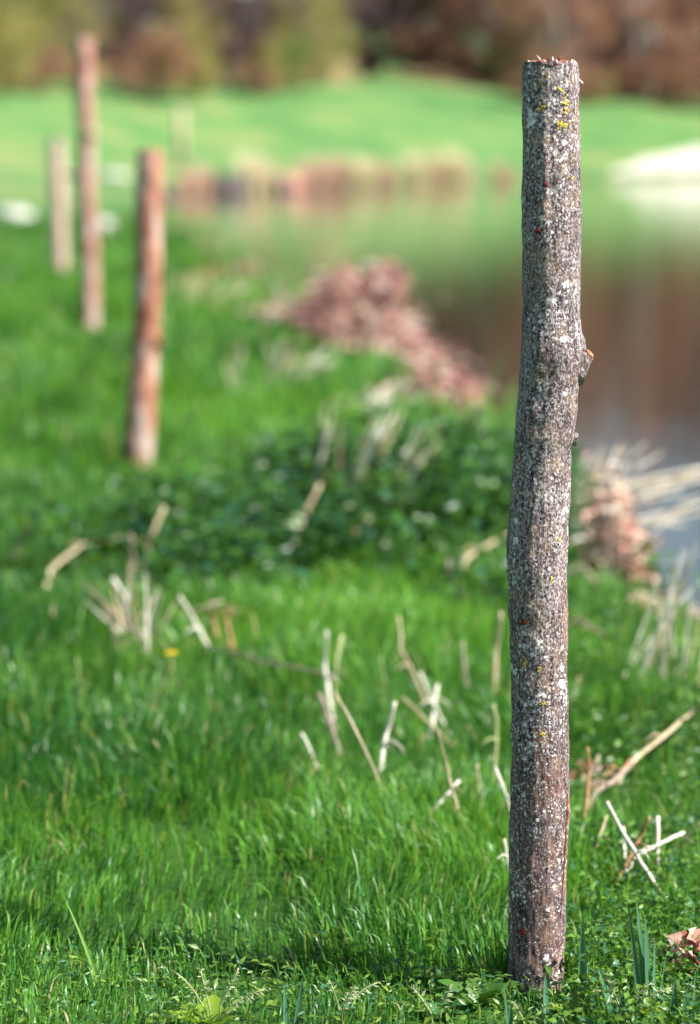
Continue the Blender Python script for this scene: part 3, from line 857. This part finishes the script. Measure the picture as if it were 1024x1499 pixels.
tussock((548, 700), [((475, 692), (487, 598)), ((530, 704), (562, 652)), ((522, 655), (546, 608)), ((545, 665), (578, 598)), ((562, 668), (612, 626)), ((568, 688), (648, 643)), ((500, 640), (560, 610))], 15,
        'fan of bleached reeds between the dark weeds and the water', [E_, W_, E_, T_, W_, E_])
tussock((400, 560), [((395, 562), (412, 500)), ((400, 558), (450, 500)), ((412, 540), (420, 488)), ((350, 560), (332, 500)), ((385, 575), (470, 520)), ((440, 540), (478, 505))], 15,
        'pale reeds below the larger dead bracken heap', [W_, E_, T_, E_, W_])
tussock((540, 592), [((488, 592), (562, 572)), ((500, 600), (590, 566)), ((540, 580), (600, 555)), ((480, 625), (500, 585))], 18,
        'cream flattened reeds below the smaller dead bracken heap', [W_, T_, W_])
tussock((858, 745), [((845, 700), (945, 648)), ((850, 715), (880, 652)), ((862, 722), (1040, 682)), ((850, 690), (905, 655)), ((845, 745), (1010, 700)), ((900, 772), (1040, 730)), ((880, 768), (980, 748))], 15,
        'white reeds reaching out over the water behind the post', [W_, T_, W_])
tussock((985, 935), [((960, 905), (1000, 800)), ((985, 925), (980, 840)), ((1010, 930), (1040, 860)), ((940, 900), (985, 855))], 9,
        'few white reeds at the bend of the water', [W_, W_, T_])
tussock((195, 905), [((185, 900), (160, 848)), ((200, 905), (232, 858)), ((190, 890), (128, 852)), ((210, 900), (190, 830))], 11,
        'tangled straw pile under the arching tan stalk', [T_, W_, G_])
tussock((285, 440), [((262, 445), (255, 395)), ((285, 450), (310, 405)), ((300, 440), (345, 410)), ((270, 430), (275, 400))], 12,
        'faded reeds near the red-brown post by the water', [E_, T_, E_])

# heaps of dead bracken and leaves on the water's edge
def bracken(px, py, wpx, hpx, n, label, seed, cols, extra=()):
    R = on_ground(px, py); k = mpp(R[1]); Wm, Hm = wpx * k, hpx * k
    o = empty('dead_bracken', R, label, 'bracken', 'dead bracken heaps at the water')
    P = RNG.normal(0, 1, (n, 3)); P /= np.linalg.norm(P, axis=1, keepdims=True); P *= RNG.random((n, 1)) ** .45
    cl = np.array([[random.uniform(-1.0, 1.0), random.uniform(-.6, .6), random.uniform(.05, .9)] for _ in range(16)])
    cl[:, 2] *= 1.05 - .75 * np.abs(cl[:, 0])
    w_ = (RNG.random(n) ** 1.1 * 16).astype(int)
    Q = cl[w_] * np.array([Wm * .5, Wm * .35, Hm * .85]) + P * np.array([Wm * .16, Wm * .16, Hm * .16]) * (1 + 3.0 * RNG.random((n, 1)) ** 5)
    if len(extra):
        m_ = RNG.random(n) < .2
        for (ex, ey, ew) in extra:
            c = at_depth(ex, ey, R[1]) - R
            Q[m_] = c + P[m_] * ew * k
    Q[:, 2] = np.abs(Q[:, 2]) + .004
    ca = np.array(cols)
    C = ca[(w_ + RNG.integers(0, 3, n)) % len(ca)] * RNG.uniform(.75, 1.25, (n, 1))
    L = RNG.uniform(.3, 1.6, n) * .08 * Wm ** .5
    sel = RNG.random(n) < .8
    leaves('dead_leaves', Q[sel], rand_dirs(n, -.2, 1)[sel], rand_dirs(n, -.6, .8)[sel], L[sel], (L * RNG.uniform(.15, .42, n))[sel], np.clip(C, 0, .8)[sel], M['dead_leaf'], o, kind='stuff', curl=.45)
    nf = 120
    fb = np.stack([RNG.normal(0, Wm * .33, nf), RNG.normal(0, Wm * .25, nf), np.full(nf, -.02)], 1)
    fh = Hm * (.25 + .95 * RNG.random(nf) ** 2) * np.clip(1.15 - np.abs(fb[:, 0]) / (Wm * .7), .25, 1)
    fl = np.stack([fb[:, 0] * .7 + RNG.normal(0, .38, nf) * fh * 1.2, RNG.normal(0, .3, nf) * fh, np.zeros(nf)], 1)
    fc = np.clip(ca[RNG.integers(0, len(ca), nf)] * RNG.uniform(.9, 1.35, (nf, 1)) + .05, 0, .8)
    blades('dead_fronds', fb, fh, np.full(nf, .014 * Wm ** .6), fl, fc, parent=o, m=M['dead_leaf'])
    for i in range(16):
        b = np.array([random.uniform(-.4, .4) * Wm, random.uniform(-.3, .3) * Wm, -.02])
        t = cl[i] * np.array([Wm * .75, Wm * .4, Hm * 1.25])
        MB().tube([b, b * .6 + t * .4 + [0, 0, .05 * Hm], t], [Wm * .008, Wm * .007, Wm * .003], 5).build('stem', [O_, G_, T_][i % 3], o)
    return o
PK = [(.62, .40, .34), (.70, .52, .46), (.46, .22, .20), (.60, .36, .30), (.74, .62, .56), (.36, .15, .15)]
bracken(500, 515, 205, 128, 4400, 'larger heap of pinkish dead bracken on the far part of the near bank', 1, PK, [(562, 415, 26)])
bracken(640, 630, 125, 135, 2600, 'smaller reddish dead bracken heap between the reeds and the post', 2, PK)
bracken(885, 872, 105, 215, 2600, 'pale orange dead bracken heap at the water right of the post', 3, [(.70, .46, .36), (.74, .56, .45), (.50, .24, .20), (.76, .64, .54), (.66, .40, .30), (.78, .70, .62), (.60, .30, .24)])
bracken(395, 445, 90, 46, 700, 'low pale reddish dead growth at the water beside the larger bracken heap', 6, PK)
bracken(700, 668, 90, 70, 800, 'low reddish dead growth at the water left of the lichen post', 7, PK)
bracken(330, 425, 90, 52, 700, 'low orange-brown dead leaves at the water beyond the reeds', 4, [(.50, .24, .13), (.30, .11, .07), (.58, .34, .2)])
bracken(262, 362, 60, 44, 500, 'small pale dead clump where the water narrows', 5, [(.70, .60, .54), (.62, .44, .36), (.45, .24, .18)])
for i, (x, y, ww, hh, lb) in enumerate([(440, 468, 60, 40, 'ragged pink debris left of the larger bracken heap'), (582, 560, 70, 60, 'pale rusty debris between the two big bracken heaps'),
        (598, 600, 60, 40, 'cream and pink straw below the smaller bracken heap'), (850, 720, 70, 60, 'pale dry debris under the white reeds over the water'),
        (945, 800, 40, 60, 'whitish wisps on the water side of the orange bracken'), (935, 905, 60, 40, 'rusty straw at the foot of the orange bracken'),
        (360, 408, 60, 34, 'thin rusty debris at the water beyond the pink heap'), (300, 378, 50, 30, 'pinkish pebbly debris where the bank curves away'), (262, 345, 44, 24, 'pale pink debris where the water narrows behind the red-brown post'), (985, 915, 60, 40, 'pale tangle at the bend of the water')]):
    bracken(x, y, ww, hh, 420, lb, 40 + i, PK if i in (0, 1, 6, 7) else [(.74, .60, .48), (.70, .50, .42), (.78, .72, .64), (.62, .36, .28)])
def litter(px, py, label, n, wpx, hpx):
    R = on_ground(px, py, .0); k = mpp(R[1])
    o = empty('dead_leaf_pile', R, label, 'leaves')
    P = np.stack([RNG.normal(0, wpx * k * .4, n), RNG.normal(0, wpx * k * .4, n), RNG.random(n) * hpx * k + .002], 1)
    cols = np.array([(.50, .25, .18), (.62, .40, .32), (.34, .12, .08), (.70, .56, .50)])[RNG.integers(0, 4, n)]
    L = RNG.uniform(.02, .042, n)
    leaves('dead_leaves', P, rand_dirs(n, .1, 1), rand_dirs(n, -.4, .7), L, L * RNG.uniform(.35, .65, n), cols, M['dead_leaf'], o, kind='stuff', curl=.4)
    for i in range(4):
        a = random.uniform(0, 6.28); l = random.uniform(.03, .06)
        c = np.array([random.uniform(-.02, .02), random.uniform(-.02, .02), hpx * k * .7])
        MB().tube([c - np.array([math.cos(a), math.sin(a), .8]) * l * .6, c, c + np.array([math.cos(a) * l, math.sin(a) * l, .01])], [.002, .0018, .001], 5).build('twig', O_, o)
litter(1008, 1432, 'reddish dead leaves and twigs lying in a gap of the weeds', 60, 34, 62)
litter(330, 930, 'brown dead leaf heap under the grey lying twig', 90, 44, 42)
litter(868, 1152, 'brown dead leaves heaped against the right of the lichen post', 60, 46, 26)
litter(200, 880, 'pale dead leaf heap under the arching stalk', 80, 44, 36)

# ------------------------------------------------------------ countable small plants in the foreground
def blade_tuft(px, py, specs, label, col, name='broad_blade_tuft', cat='grass tuft'):
    R = on_ground(px, py, 0); k = mpp(R[1])
    o = empty(name, R, label, cat)
    for (bx, tx, ty, w) in specs:
        Y = R[1] + random.uniform(-.012, .012)
        a = at_depth(bx, py, Y); a[2] = gz(a[0], a[1]) - .003
        b = at_depth(tx, ty, Y + random.uniform(-.02, .02)); d = b - a
        n = 7; ww = w * k * .72; Vv = []
        for i in range(n):
            t = i / (n - 1)
            c = a + d * t + np.array([d[0] * .25 * (t * t - t), 0, 0]) - R
            q = ww * (1.0 if t < .35 else 1 - ((t - .35) / .65) ** 1.6) + .00015
            tw = .5 + .6 * math.sin(bx + t * 1.5)
            s = np.array([math.cos(tw), math.sin(tw), 0])
            Vv += [c - s * q, c + np.array([0, q * .5, 0]), c + s * q]
        Vv = np.array(Vv); i = np.arange((n - 1))[:, None] * 3
        F = np.concatenate([i + np.array([0, 1, 4, 3]), i + np.array([1, 2, 5, 4])])
        bulk('blade', Vv, [F], M['leaf'], np.tile(np.array(col) * random.uniform(.8, 1.2), (len(Vv), 1)), o)
    return o
BG = (.085, .22, .12)
blade_tuft(948, 1490, [(940, 918, 1318, 6), (948, 930, 1308, 9), (950, 944, 1340, 14), (956, 958, 1372, 9), (935, 927, 1360, 6), (962, 975, 1395, 6)], 'blue-green broad-bladed tuft tallest in the corner weeds', BG)
blade_tuft(852, 1470, [(852, 853, 1338, 9), (855, 862, 1400, 5)], 'lone broad blue-green blade just right of the post foot', BG)
blade_tuft(905, 1510, [(900, 874, 1412, 8), (905, 886, 1436, 9), (912, 920, 1440, 7), (920, 905, 1450, 8)], 'blue-green tuft with dry frayed tips near the post', BG)
blade_tuft(985, 1512, [(975, 968, 1440, 8), (985, 988, 1428, 9), (995, 1010, 1435, 7), (1012, 1018, 1420, 7)], 'blue-green tuft in front of the dead leaves', BG)
blade_tuft(742, 1512, [(742, 738, 1438, 7), (746, 748, 1462, 5)], 'blue-green blades at the left foot of the post', BG)
blade_tuft(800, 1508, [(800, 798, 1424, 9), (812, 828, 1468, 6), (790, 775, 1475, 5)], 'blue-green blades in front of the post foot', BG)
blade_tuft(165, 1460, [(150, 92, 1310, 4), (165, 180, 1400, 4)], 'one long thin pale blade arching above the lawn', (.16, .30, .06))
blade_tuft(430, 1520, [(420, 415, 1440, 6), (430, 445, 1425, 6), (440, 470, 1450, 5)], 'upright blue-green blades beside the feathery rosette', BG)
def yarrow(px, py, fronds, label):
    """feathery leaves: a mid-rib with rows of narrow leaflets"""
    R = on_ground(px, py, 0); k = mpp(R[1])
    o = empty('feathery_rosette', R, label, 'plant', 'feathery weeds at the front of the lawn')
    for (bx, by, tx, ty) in fronds:
        Y = R[1] + random.uniform(-.015, .01)
        a = at_depth(bx, by, Y); b = at_depth(tx, ty, Y - random.uniform(0, .03)); d = b - a
        base = np.array([R[0] + (a[0] - R[0]) * .4, R[1], R[2] - .002])
        n = 18; t = np.linspace(0, 1, n)
        C = a + d * t[:, None] + np.array([random.uniform(-.6, .6), -.4, 1]) * (np.sin(t * 3.1) * random.uniform(.003, .010))[:, None]
        u = d / np.linalg.norm(d); s = np.cross(u, [0, -1, 0.2]); s /= np.linalg.norm(s)
        fr = MB().tube([base - R, a - R] + [c - R for c in C[3::3]], [.0012] * 2 + [.0009] * len(C[3::3]), 4).build('rib', E_, o)
        PP = np.concatenate([C, C]) - R; ln = (np.sin(np.clip(t * .9 + .12, 0, 1) * math.pi) * .5 + .25) * random.uniform(.011, .019)
        LL = np.concatenate([ln, ln * random.uniform(.6, 1)]) * RNG.uniform(.35, 1.15, 2 * n)
        PP = PP + RNG.normal(0, .0009, PP.shape)
        AX = np.concatenate([np.tile(s + u * .55, (n, 1)), np.tile(-s + u * .55, (n, 1))]) + RNG.normal(0, .30, (2 * n, 3))
        NR = np.tile(np.array([0, -1, .6]), (2 * n, 1))
        cc = np.array([.36, .42, .24]) * RNG.uniform(.7, 1.5, (2 * n, 1)) + np.array([.05, .04, .03]) * RNG.random((2 * n, 1))
        leaves('leaflets', PP, NR, AX, LL, LL * .22, cc, M['leaf'], fr, kind='stuff', curl=.12)
yarrow(318, 1510, [(300, 1478, 250, 1420), (306, 1474, 292, 1416), (322, 1472, 352, 1412), (330, 1480, 395, 1446)], 'pale feathery rosette with three raised fronds at the front of the lawn')
yarrow(500, 1512, [(495, 1475, 478, 1432), (505, 1476, 560, 1436), (500, 1480, 520, 1444)], 'smaller feathery rosette between the lawn front and the post')
yarrow(640, 1515, [(630, 1482, 600, 1446), (645, 1480, 660, 1440)], 'feathery sprig nearest the foot of the post')
yarrow(925, 1500, [(905, 1470, 885, 1428), (920, 1468, 958, 1436), (930, 1475, 990, 1445), (910, 1478, 868, 1450)], 'feathery rosette among blue-green blades right of the post')
yarrow(775, 1515, [(765, 1492, 750, 1468), (782, 1490, 812, 1470)], 'feathery sprig right against the foot of the post')
def rosette(px, py, rpx, n, label, col, wr=.6):
    R = on_ground(px, py, 0.0); k = mpp(R[1])
    o = empty('broadleaf_weed', R, label, 'plant', 'broad-leaved weeds in the lawn')
    for i in range(n):
        a = 2 * math.pi * i / n + random.uniform(-.3, .3); el = random.uniform(.45, 1.1)
        L = np.array([rpx * k * random.uniform(.7, 1.1)])
        ax = np.array([[math.cos(a) * math.cos(el), math.sin(a) * math.cos(el), math.sin(el)]])
        P = np.array([[math.cos(a) * .006, math.sin(a) * .006, .004]])
        # a leaf of several folded lobes: two overlapping halves
        nrm = np.array([[-math.cos(a) * .6, -math.sin(a) * .6, 1.0]])
        m_ = 8; t = np.linspace(0, 1, m_)
        u = ax[0]; nn = nrm[0] - u * np.dot(nrm[0], u); nn /= np.linalg.norm(nn); s = np.cross(u, nn)
        Vv = []
        for q in range(m_):
            wv = L[0] * wr * .5 * (math.sin(math.pi * min(1, t[q] * .92 + .06)) ** .7) * (1 + .22 * (-1) ** q)
            c = P[0] + u * L[0] * t[q] - nn * L[0] * .28 * t[q] ** 2
            Vv += [c - s * wv + nn * wv * .3, c, c + s * wv + nn * wv * .3]
        ii = np.arange(m_ - 1)[:, None] * 3
        F = np.concatenate([ii + np.array([0, 1, 4, 3]), ii + np.array([1, 2, 5, 4])])
        bulk('leaf', np.array(Vv), [F], M['leaf'], np.tile(np.array(col) * random.uniform(.75, 1.25), (len(Vv), 1)), o)
rosette(300, 1515, 62, 9, 'bright yellow-green lobed weed under the feathery rosette', (.20, .32, .03))
rosette(700, 1475, 60, 9, 'lobed green weed in the shade left of the post foot', (.08, .20, .03))
rosette(640, 1490, 45, 7, 'low dark green weed beside the feathery sprig', (.06, .17, .03))
rosette(830, 1490, 40, 7, 'small yellow-green weed right behind the post foot', (.17, .29, .03))
rosette(990, 1340, 46, 8, 'dark green rosette above the dead leaves', (.05, .15, .03))
rosette(900, 1330, 40, 8, 'mid green rosette right of the post among creeping weeds', (.09, .22, .03))
rosette(960, 1500, 46, 8, 'yellow-green weed under the tallest blue-green tuft', (.19, .30, .03))
rosette(40, 1235, 55, 8, 'dark green weed in a hollow of the lawn', (.05, .15, .03))
def dandelion(px, py, label):
    P = on_ground(px, py, .10); R = np.array([P[0], P[1], gz(P[0], P[1])])
    o = empty('yellow_flower', R, label, 'flower')
    h = P - R
    MB().tube([(0, 0, -.005), h * .5 + [.004, 0, 0], h], [.0016, .0015, .0014], 6).build('stem', E_, o)
    for ring, (n, rr, el) in enumerate(((14, .014, .25), (10, .010, .8))):
        for i in range(n):
            a = 2 * math.pi * i / n + ring
            d = np.array([math.cos(a) * math.cos(el), math.sin(a) * math.cos(el), math.sin(el)])
            MB().tube([h, h + d * rr * .6, h + d * rr], [.0008, .0024, .0012], 5, flat=.3).build('petal', M['petal'], o)
dandelion(250, 958, 'single yellow dandelion flower in the lawn')

# ------------------------------------------------------------ pale stones and tufts further along the bank
def stone(px, py, rx, rz, seed, label, m='stone', group=None):
    R = on_ground(px, py); k = mpp(R[1])
    b = MB().blob((0, 0, rz * k * .35), (rx * k, rx * k * .8, rz * k), seed, 18, 12, .3)
    o = b.build('boulder', M[m]); o.location = tuple(R)
    tag(o, label, 'rock', group)
stone(22, 320, 30, 13, 3, 'low grey-white boulder at the edge of the frame beyond the posts')
stone(152, 352, 17, 27, 4, 'upright white boulder behind the tallest stake')
stone(165, 262, 26, 9, 6, 'flat grey-white boulder on the meadow beyond the tallest stake')
stone(250, 350, 22, 12, 8, 'small pale boulder where the water narrows')
def dry_tuft(px, py, wpx, hpx, n, label, cols, name='dry_grass_tuft', cat='grass tuft', group=None):
    R = on_ground(px, py); k = mpp(R[1])
    r = np.sqrt(RNG.random(n)); a = RNG.uniform(0, 6.28, n)
    bx, by = r * np.cos(a) * wpx * k * .32, r * np.sin(a) * wpx * k * .32
    bz = ground_z(R[0] + bx, R[1] + by) - R[2] - .02
    lean = np.stack([bx * 1.0 + RNG.normal(0, wpx * k * .08, n), by + RNG.normal(0, wpx * k * .08, n), np.zeros(n)], 1)
    C = np.array(cols)[RNG.integers(0, len(cols), n)] * RNG.uniform(.8, 1.15, (n, 1))
    o = blades(name, np.stack([bx, by, bz], 1), hpx * k * RNG.uniform(.6, 1.1, n), np.full(n, max(wpx * k * .035, .004)), lean, np.clip(C, 0, .8), kind=None, m=M['dead_leaf'])
    o.location = tuple(R)
    return tag(o, label, cat, group)
TC = [(.60, .54, .30), (.50, .46, .22), (.66, .60, .40)]
dry_tuft(52, 532, 60, 26, 90, 'yellowish dry tuft in the grass in front of the pinkish-tan post', TC)
dry_tuft(270, 545, 26, 26, 50, 'small pale tuft right of the red-brown post', TC)
dry_tuft(455, 678, 24, 24, 50, 'pale seed tuft above the dark weeds left of the reed fan', [(.55, .62, .42)])
dry_tuft(205, 684, 40, 34, 60, 'yellow dry grass round the foot of the red-brown post', TC)

# ------------------------------------------------------------ far shore: dry reeds and dark stones at the water line
FR = 'dry reed clumps along the far water line'
far_reeds = [(272, 286, 34, 30, 0), (296, 284, 30, 34, 0), (366, 284, 40, 46, 1), (388, 285, 34, 40, 1), (470, 281, 42, 40, 0), (500, 279, 34, 38, 0), (535, 277, 38, 36, 1),
             (565, 275, 30, 30, 0), (606, 272, 38, 36, 1), (640, 269, 28, 28, 0), (672, 268, 44, 36, 1), (445, 282, 28, 34, 0), (735, 266, 30, 20, 0)]
for i, (x, y, ww, hh, kd) in enumerate(far_reeds):
    dry_tuft(x, y - 1.5, ww * 1.1, hh * 1.35, 200, ['clump of pinkish tan dry reeds on the far water line', 'clump of pale yellow dry reeds on the far water line'][kd],
             [[(.70, .50, .38), (.74, .58, .46), (.64, .42, .32)], [(.76, .70, .44), (.78, .74, .54), (.74, .64, .44)]][kd], 'reed_clump', 'reeds', FR)
for i, (x, y, rx, rz) in enumerate([(322, 284, 22, 20), (345, 283, 18, 18), (420, 281, 26, 18), (405, 282, 16, 14), (452, 280, 12, 12), (245, 290, 16, 9)]):
    stone(x, y - 1.5, rx, rz, 30 + i, 'dark boulder among the dry reeds on the far water line', 'stone_dark' if i != 2 else 'post_red', 'dark boulders on the far water line')

# ------------------------------------------------------------ wood on the far bank
def tree_proto(seed, H, R, z0, nleaf, cols, bare, m_tr, leaf=.26):
    """returns (trunk mesh, crown mesh): a tapered trunk with limbs and a crown of leaf clumps"""
    rr = random.Random(seed); mb = MB()
    pts = [np.array([0, 0, -.5])]
    for i in range(1, 9):
        pts.append(np.array([rr.uniform(-.25, .25) * i / 4, rr.uniform(-.25, .25) * i / 4, H * .8 * i / 8]))
    r0 = H * .016
    mb.tube(pts, [r0 * (1.35 if i == 0 else 1.05 - .85 * i / 8) for i in range(9)], 8)
    tips = []
    for b in range(26 if bare else 17):
        k = rr.uniform(max(z0 / H * 1.1, .1), .98); j = min(int(k * 8), 7)
        a0 = pts[j] + (pts[j + 1] - pts[j]) * (k * 8 - j)
        az = rr.uniform(0, 6.28); ln = R * rr.uniform(.6, 1.1) * (1.15 - .6 * k)
        up = rr.uniform(.15, .8) * ln
        e = a0 + np.array([math.cos(az) * ln, math.sin(az) * ln, up])
        mid = (a0 + e) / 2 + np.array([0, 0, -.08 * ln])
        mb.tube([a0, mid, e], [r0 * .38 * (1.1 - k), r0 * .25 * (1.1 - k) + .01, .015], 5)
        tips += [mid * .5 + e * .5, e]
        for s in range(6 if bare else 2):
            az2 = az + rr.uniform(-1.2, 1.2); q = a0 + (e - a0) * rr.uniform(.35, 1); l2 = ln * rr.uniform(.25, .55)
            e2 = q + np.array([math.cos(az2) * l2, math.sin(az2) * l2, l2 * rr.uniform(.1, 1.0)])
            mb.tube([q, e2], [.035, .008], 3, cap=False); tips.append(e2)
    me = bpy.data.meshes.new('trunk')
    me.from_pydata([tuple(v) for v in mb.v], [], mb.f); me.materials.append(m_tr)
    me.polygons.foreach_set('use_smooth', [True] * len(me.polygons)); me.update()
    tips = np.array(tips); tips = tips[tips[:, 2] > z0 * .6] if (tips[:, 2] > z0 * .6).any() else tips
    cs = np.concatenate([tips, np.stack([RNG.normal(0, R * .45, 14), RNG.normal(0, R * .45, 14), RNG.uniform(z0, H, 14)], 1)])
    w_ = RNG.integers(0, len(cs), nleaf)
    P = cs[w_] + RNG.normal(0, 1, (nleaf, 3)) * R * np.array([.13, .13, .12])
    C = np.array(cols)[(w_ * 7) % len(cols)] * RNG.uniform(.7, 1.3, (nleaf, 1))
    L = RNG.uniform(.6, 1.4, nleaf) * leaf
    o = leaves('crown', P, rand_dirs(nleaf, -.3, 1), rand_dirs(nleaf, -.8, .8), L, L * .6, C, M['far_leaf'])
    cm = o.data; bpy.data.objects.remove(o)
    return me, cm
YG = [(.30, .30, .07), (.38, .35, .11), (.22, .26, .07), (.42, .34, .15)]
BR = [(.42, .19, .11), (.48, .24, .14), (.26, .14, .13), (.46, .30, .21)]
DK_SHADE = [(.11, .085, .09), (.17, .105, .10), (.10, .08, .105)]  # shade between the trees put into the leaf colours
MG = [(.14, .22, .05), (.18, .26, .07), (.11, .18, .05)]
PROTO = {
 'spring': [tree_proto(1, 13, 3.6, 1.2, 3200, YG, False, M['trunk']), tree_proto(2, 15, 4.0, 2.0, 3400, YG, False, M['trunk'])],
 'brown': [tree_proto(3, 19, 3.2, 2.5, 2600, BR, True, M['trunk']), tree_proto(4, 21, 3.6, 3.5, 2800, BR, True, M['trunk_grey'])],
 'dark': [tree_proto(5, 20, 4.2, .5, 5200, DK_SHADE, False, M['trunk'], .42)],
 'green': [tree_proto(6, 14, 3.4, 1.0, 3000, MG, False, M['trunk'])],
 'shrub': [tree_proto(7, 3.4, 1.6, .2, 1300, YG, False, M['trunk'], .2), tree_proto(8, 3.0, 1.7, .2, 1300, BR, True, M['trunk'], .2), tree_proto(9, 2.2, 1.2, .1, 1300, DK_SHADE, True, M['trunk'], .2),
           tree_proto(10, 3.2, 1.5, .2, 1300, MG, False, M['trunk'], .2), tree_proto(11, 1.7, .75, .05, 2600, [(.05, .028, .034), (.07, .035, .035)], False, M['trunk'], .2)],
}
def plant_tree(kind, v, x, y, sc, label, cat, group, name, rz=None):
    tm, cm = PROTO[kind][v]
    o = empty(name, (x, y, gz(x, y) - .05), label, cat, group)
    o.rotation_euler = (0, 0, random.uniform(0, 6.28) if rz is None else rz); o.scale = (sc, sc, sc * random.uniform(.92, 1.1))
    link(bpy.data.objects.new('trunk', tm), o); link(bpy.data.objects.new('crown', cm), o)
TG = 'trees of the wood on the far bank'
def at_px(px, Y): return (px - 512) / FPX * Y
def foot(px, py):
    P = on_ground(px, py)
    return P[1]
LAB = {'spring': 'tree in fresh yellow-green leaf in the far wood', 'brown': 'tall bare reddish-brown tree in the far wood', 'dark': 'tree with leaves coloured dark as wood shade, in the far wood',
       'green': 'mid-green leafy tree at the edge of the far wood'}
NAM = {'spring': 'spring_tree', 'brown': 'bare_tree', 'dark': 'shade_dark_tree', 'green': 'green_tree'}
tl = []
LM = [(20, 'the grey-white boulder'), (125, 'the tallest stake'), (210, 'the red-brown post'), (268, 'the marker stake'), (400, 'the far reeds'), (541, 'the lone dark bush'), (650, 'the last far reeds'), (805, 'the lichen post'), (900, 'the sand bank tip'), (1000, 'the sand bank')]
for px, sc in ((-330, 1), (-180, 1), (-40, .9), (22, .7), (98, .62), (266, .42), (284, .5), (438, .55), (472, .55)): tl.append(('spring', px, foot(px, 140 - (px * 7) % 23), sc))
for px, sc in ((-260, 1), (58, .7), (462, .5)): tl.append(('green', px, foot(px, 120), sc))
for px in range(-420, 500, 42): tl.append(('dark', px, foot(px, 122) + 16 + (px * 3) % 9, .95))
for px, py in ((190, 132), (214, 128), (345, 134), (366, 128)): tl.append(('dark', px, foot(px, py), .30))  # small trees added as shaded gaps, the shade being their leaf colour
for px in (605, 640, 672, 715, 760, 810, 850, 925, 960, 1040, 1090, 1170, 1260): tl.append(('brown', px, foot(px, min(150, 60 + (px - 590) * .5) - (px * 5) % 11), .85))
for px, k in ((520, 'dark'), (548, 'brown'), (575, 'dark'), (600, 'spring'), (535, 'green')): tl.append((k, px, foot(px, 44), .7))
for px in range(612, 1400, 36): tl.append(('dark', px, foot(px, min(148, 56 + (px - 590) * .5)) + 14 + (px * 3) % 9, .82))
for px, py in ((880, 130), (1000, 134)): tl.append(('dark', px, foot(px, py), .42))  # more small shade-coloured trees added as dark gaps on the right
for px in (745, 1180, 1320): tl.append(('green', px, foot(px, 130), .7))
for i, (k, px, Y, sc) in enumerate(tl):
    lab = LAB[k] + ((' behind ' + min(LM, key=lambda q: abs(q[0] - px))[1]) if -60 < px < 1090 else '')
    plant_tree(k, i % len(PROTO[k]), at_px(px, Y), Y, sc * random.uniform(.88, 1.12), lab, 'tree', TG, NAM[k])
SG = 'shrubs along the foot of the far wood'
SL = ['yellow-green shrub at the foot of the far wood', 'reddish-brown leafless shrub at the foot of the far wood', None, 'mid-green shrub at the foot of the far wood']
sh = [(-150, 138, 0), (-70, 138, 3), (10, 140, 0), (36, 146, 1), (70, 150, 1), (120, 140, 0), (255, 144, 0), (288, 142, 0), (400, 138, 0), (428, 134, 3), (470, 128, 0),
      (620, 74, 1), (650, 90, 1), (690, 108, 1), (735, 126, 3), (770, 136, 1), (232, 140, 1), (385, 140, 1), (800, 150, 1), (850, 152, 1), (870, 150, 0), (905, 150, 1), (940, 156, 1), (985, 158, 1), (1015, 158, 1), (1060, 156, 1), (1120, 140, 3), (1200, 140, 1), (596, 84, 1)]
sh = [(a, foot(a, b + random.uniform(-10, 12)), c) for a, b, c in sh]
for i, (px, Y, v) in enumerate(sh):
    plant_tree('shrub', v, at_px(px, Y), Y, random.uniform(.5, 1.3), SL[v] + ((' behind ' + min(LM, key=lambda q: abs(q[0] - px))[1]) if -60 < px < 1090 else ''), 'shrub', SG, 'shrub')
P = on_ground(541, 112)
plant_tree('shrub', 4, P[0], P[1], 1.0, 'lone dark round bush on the open green slope', 'shrub', None, 'shrub', 0.3)
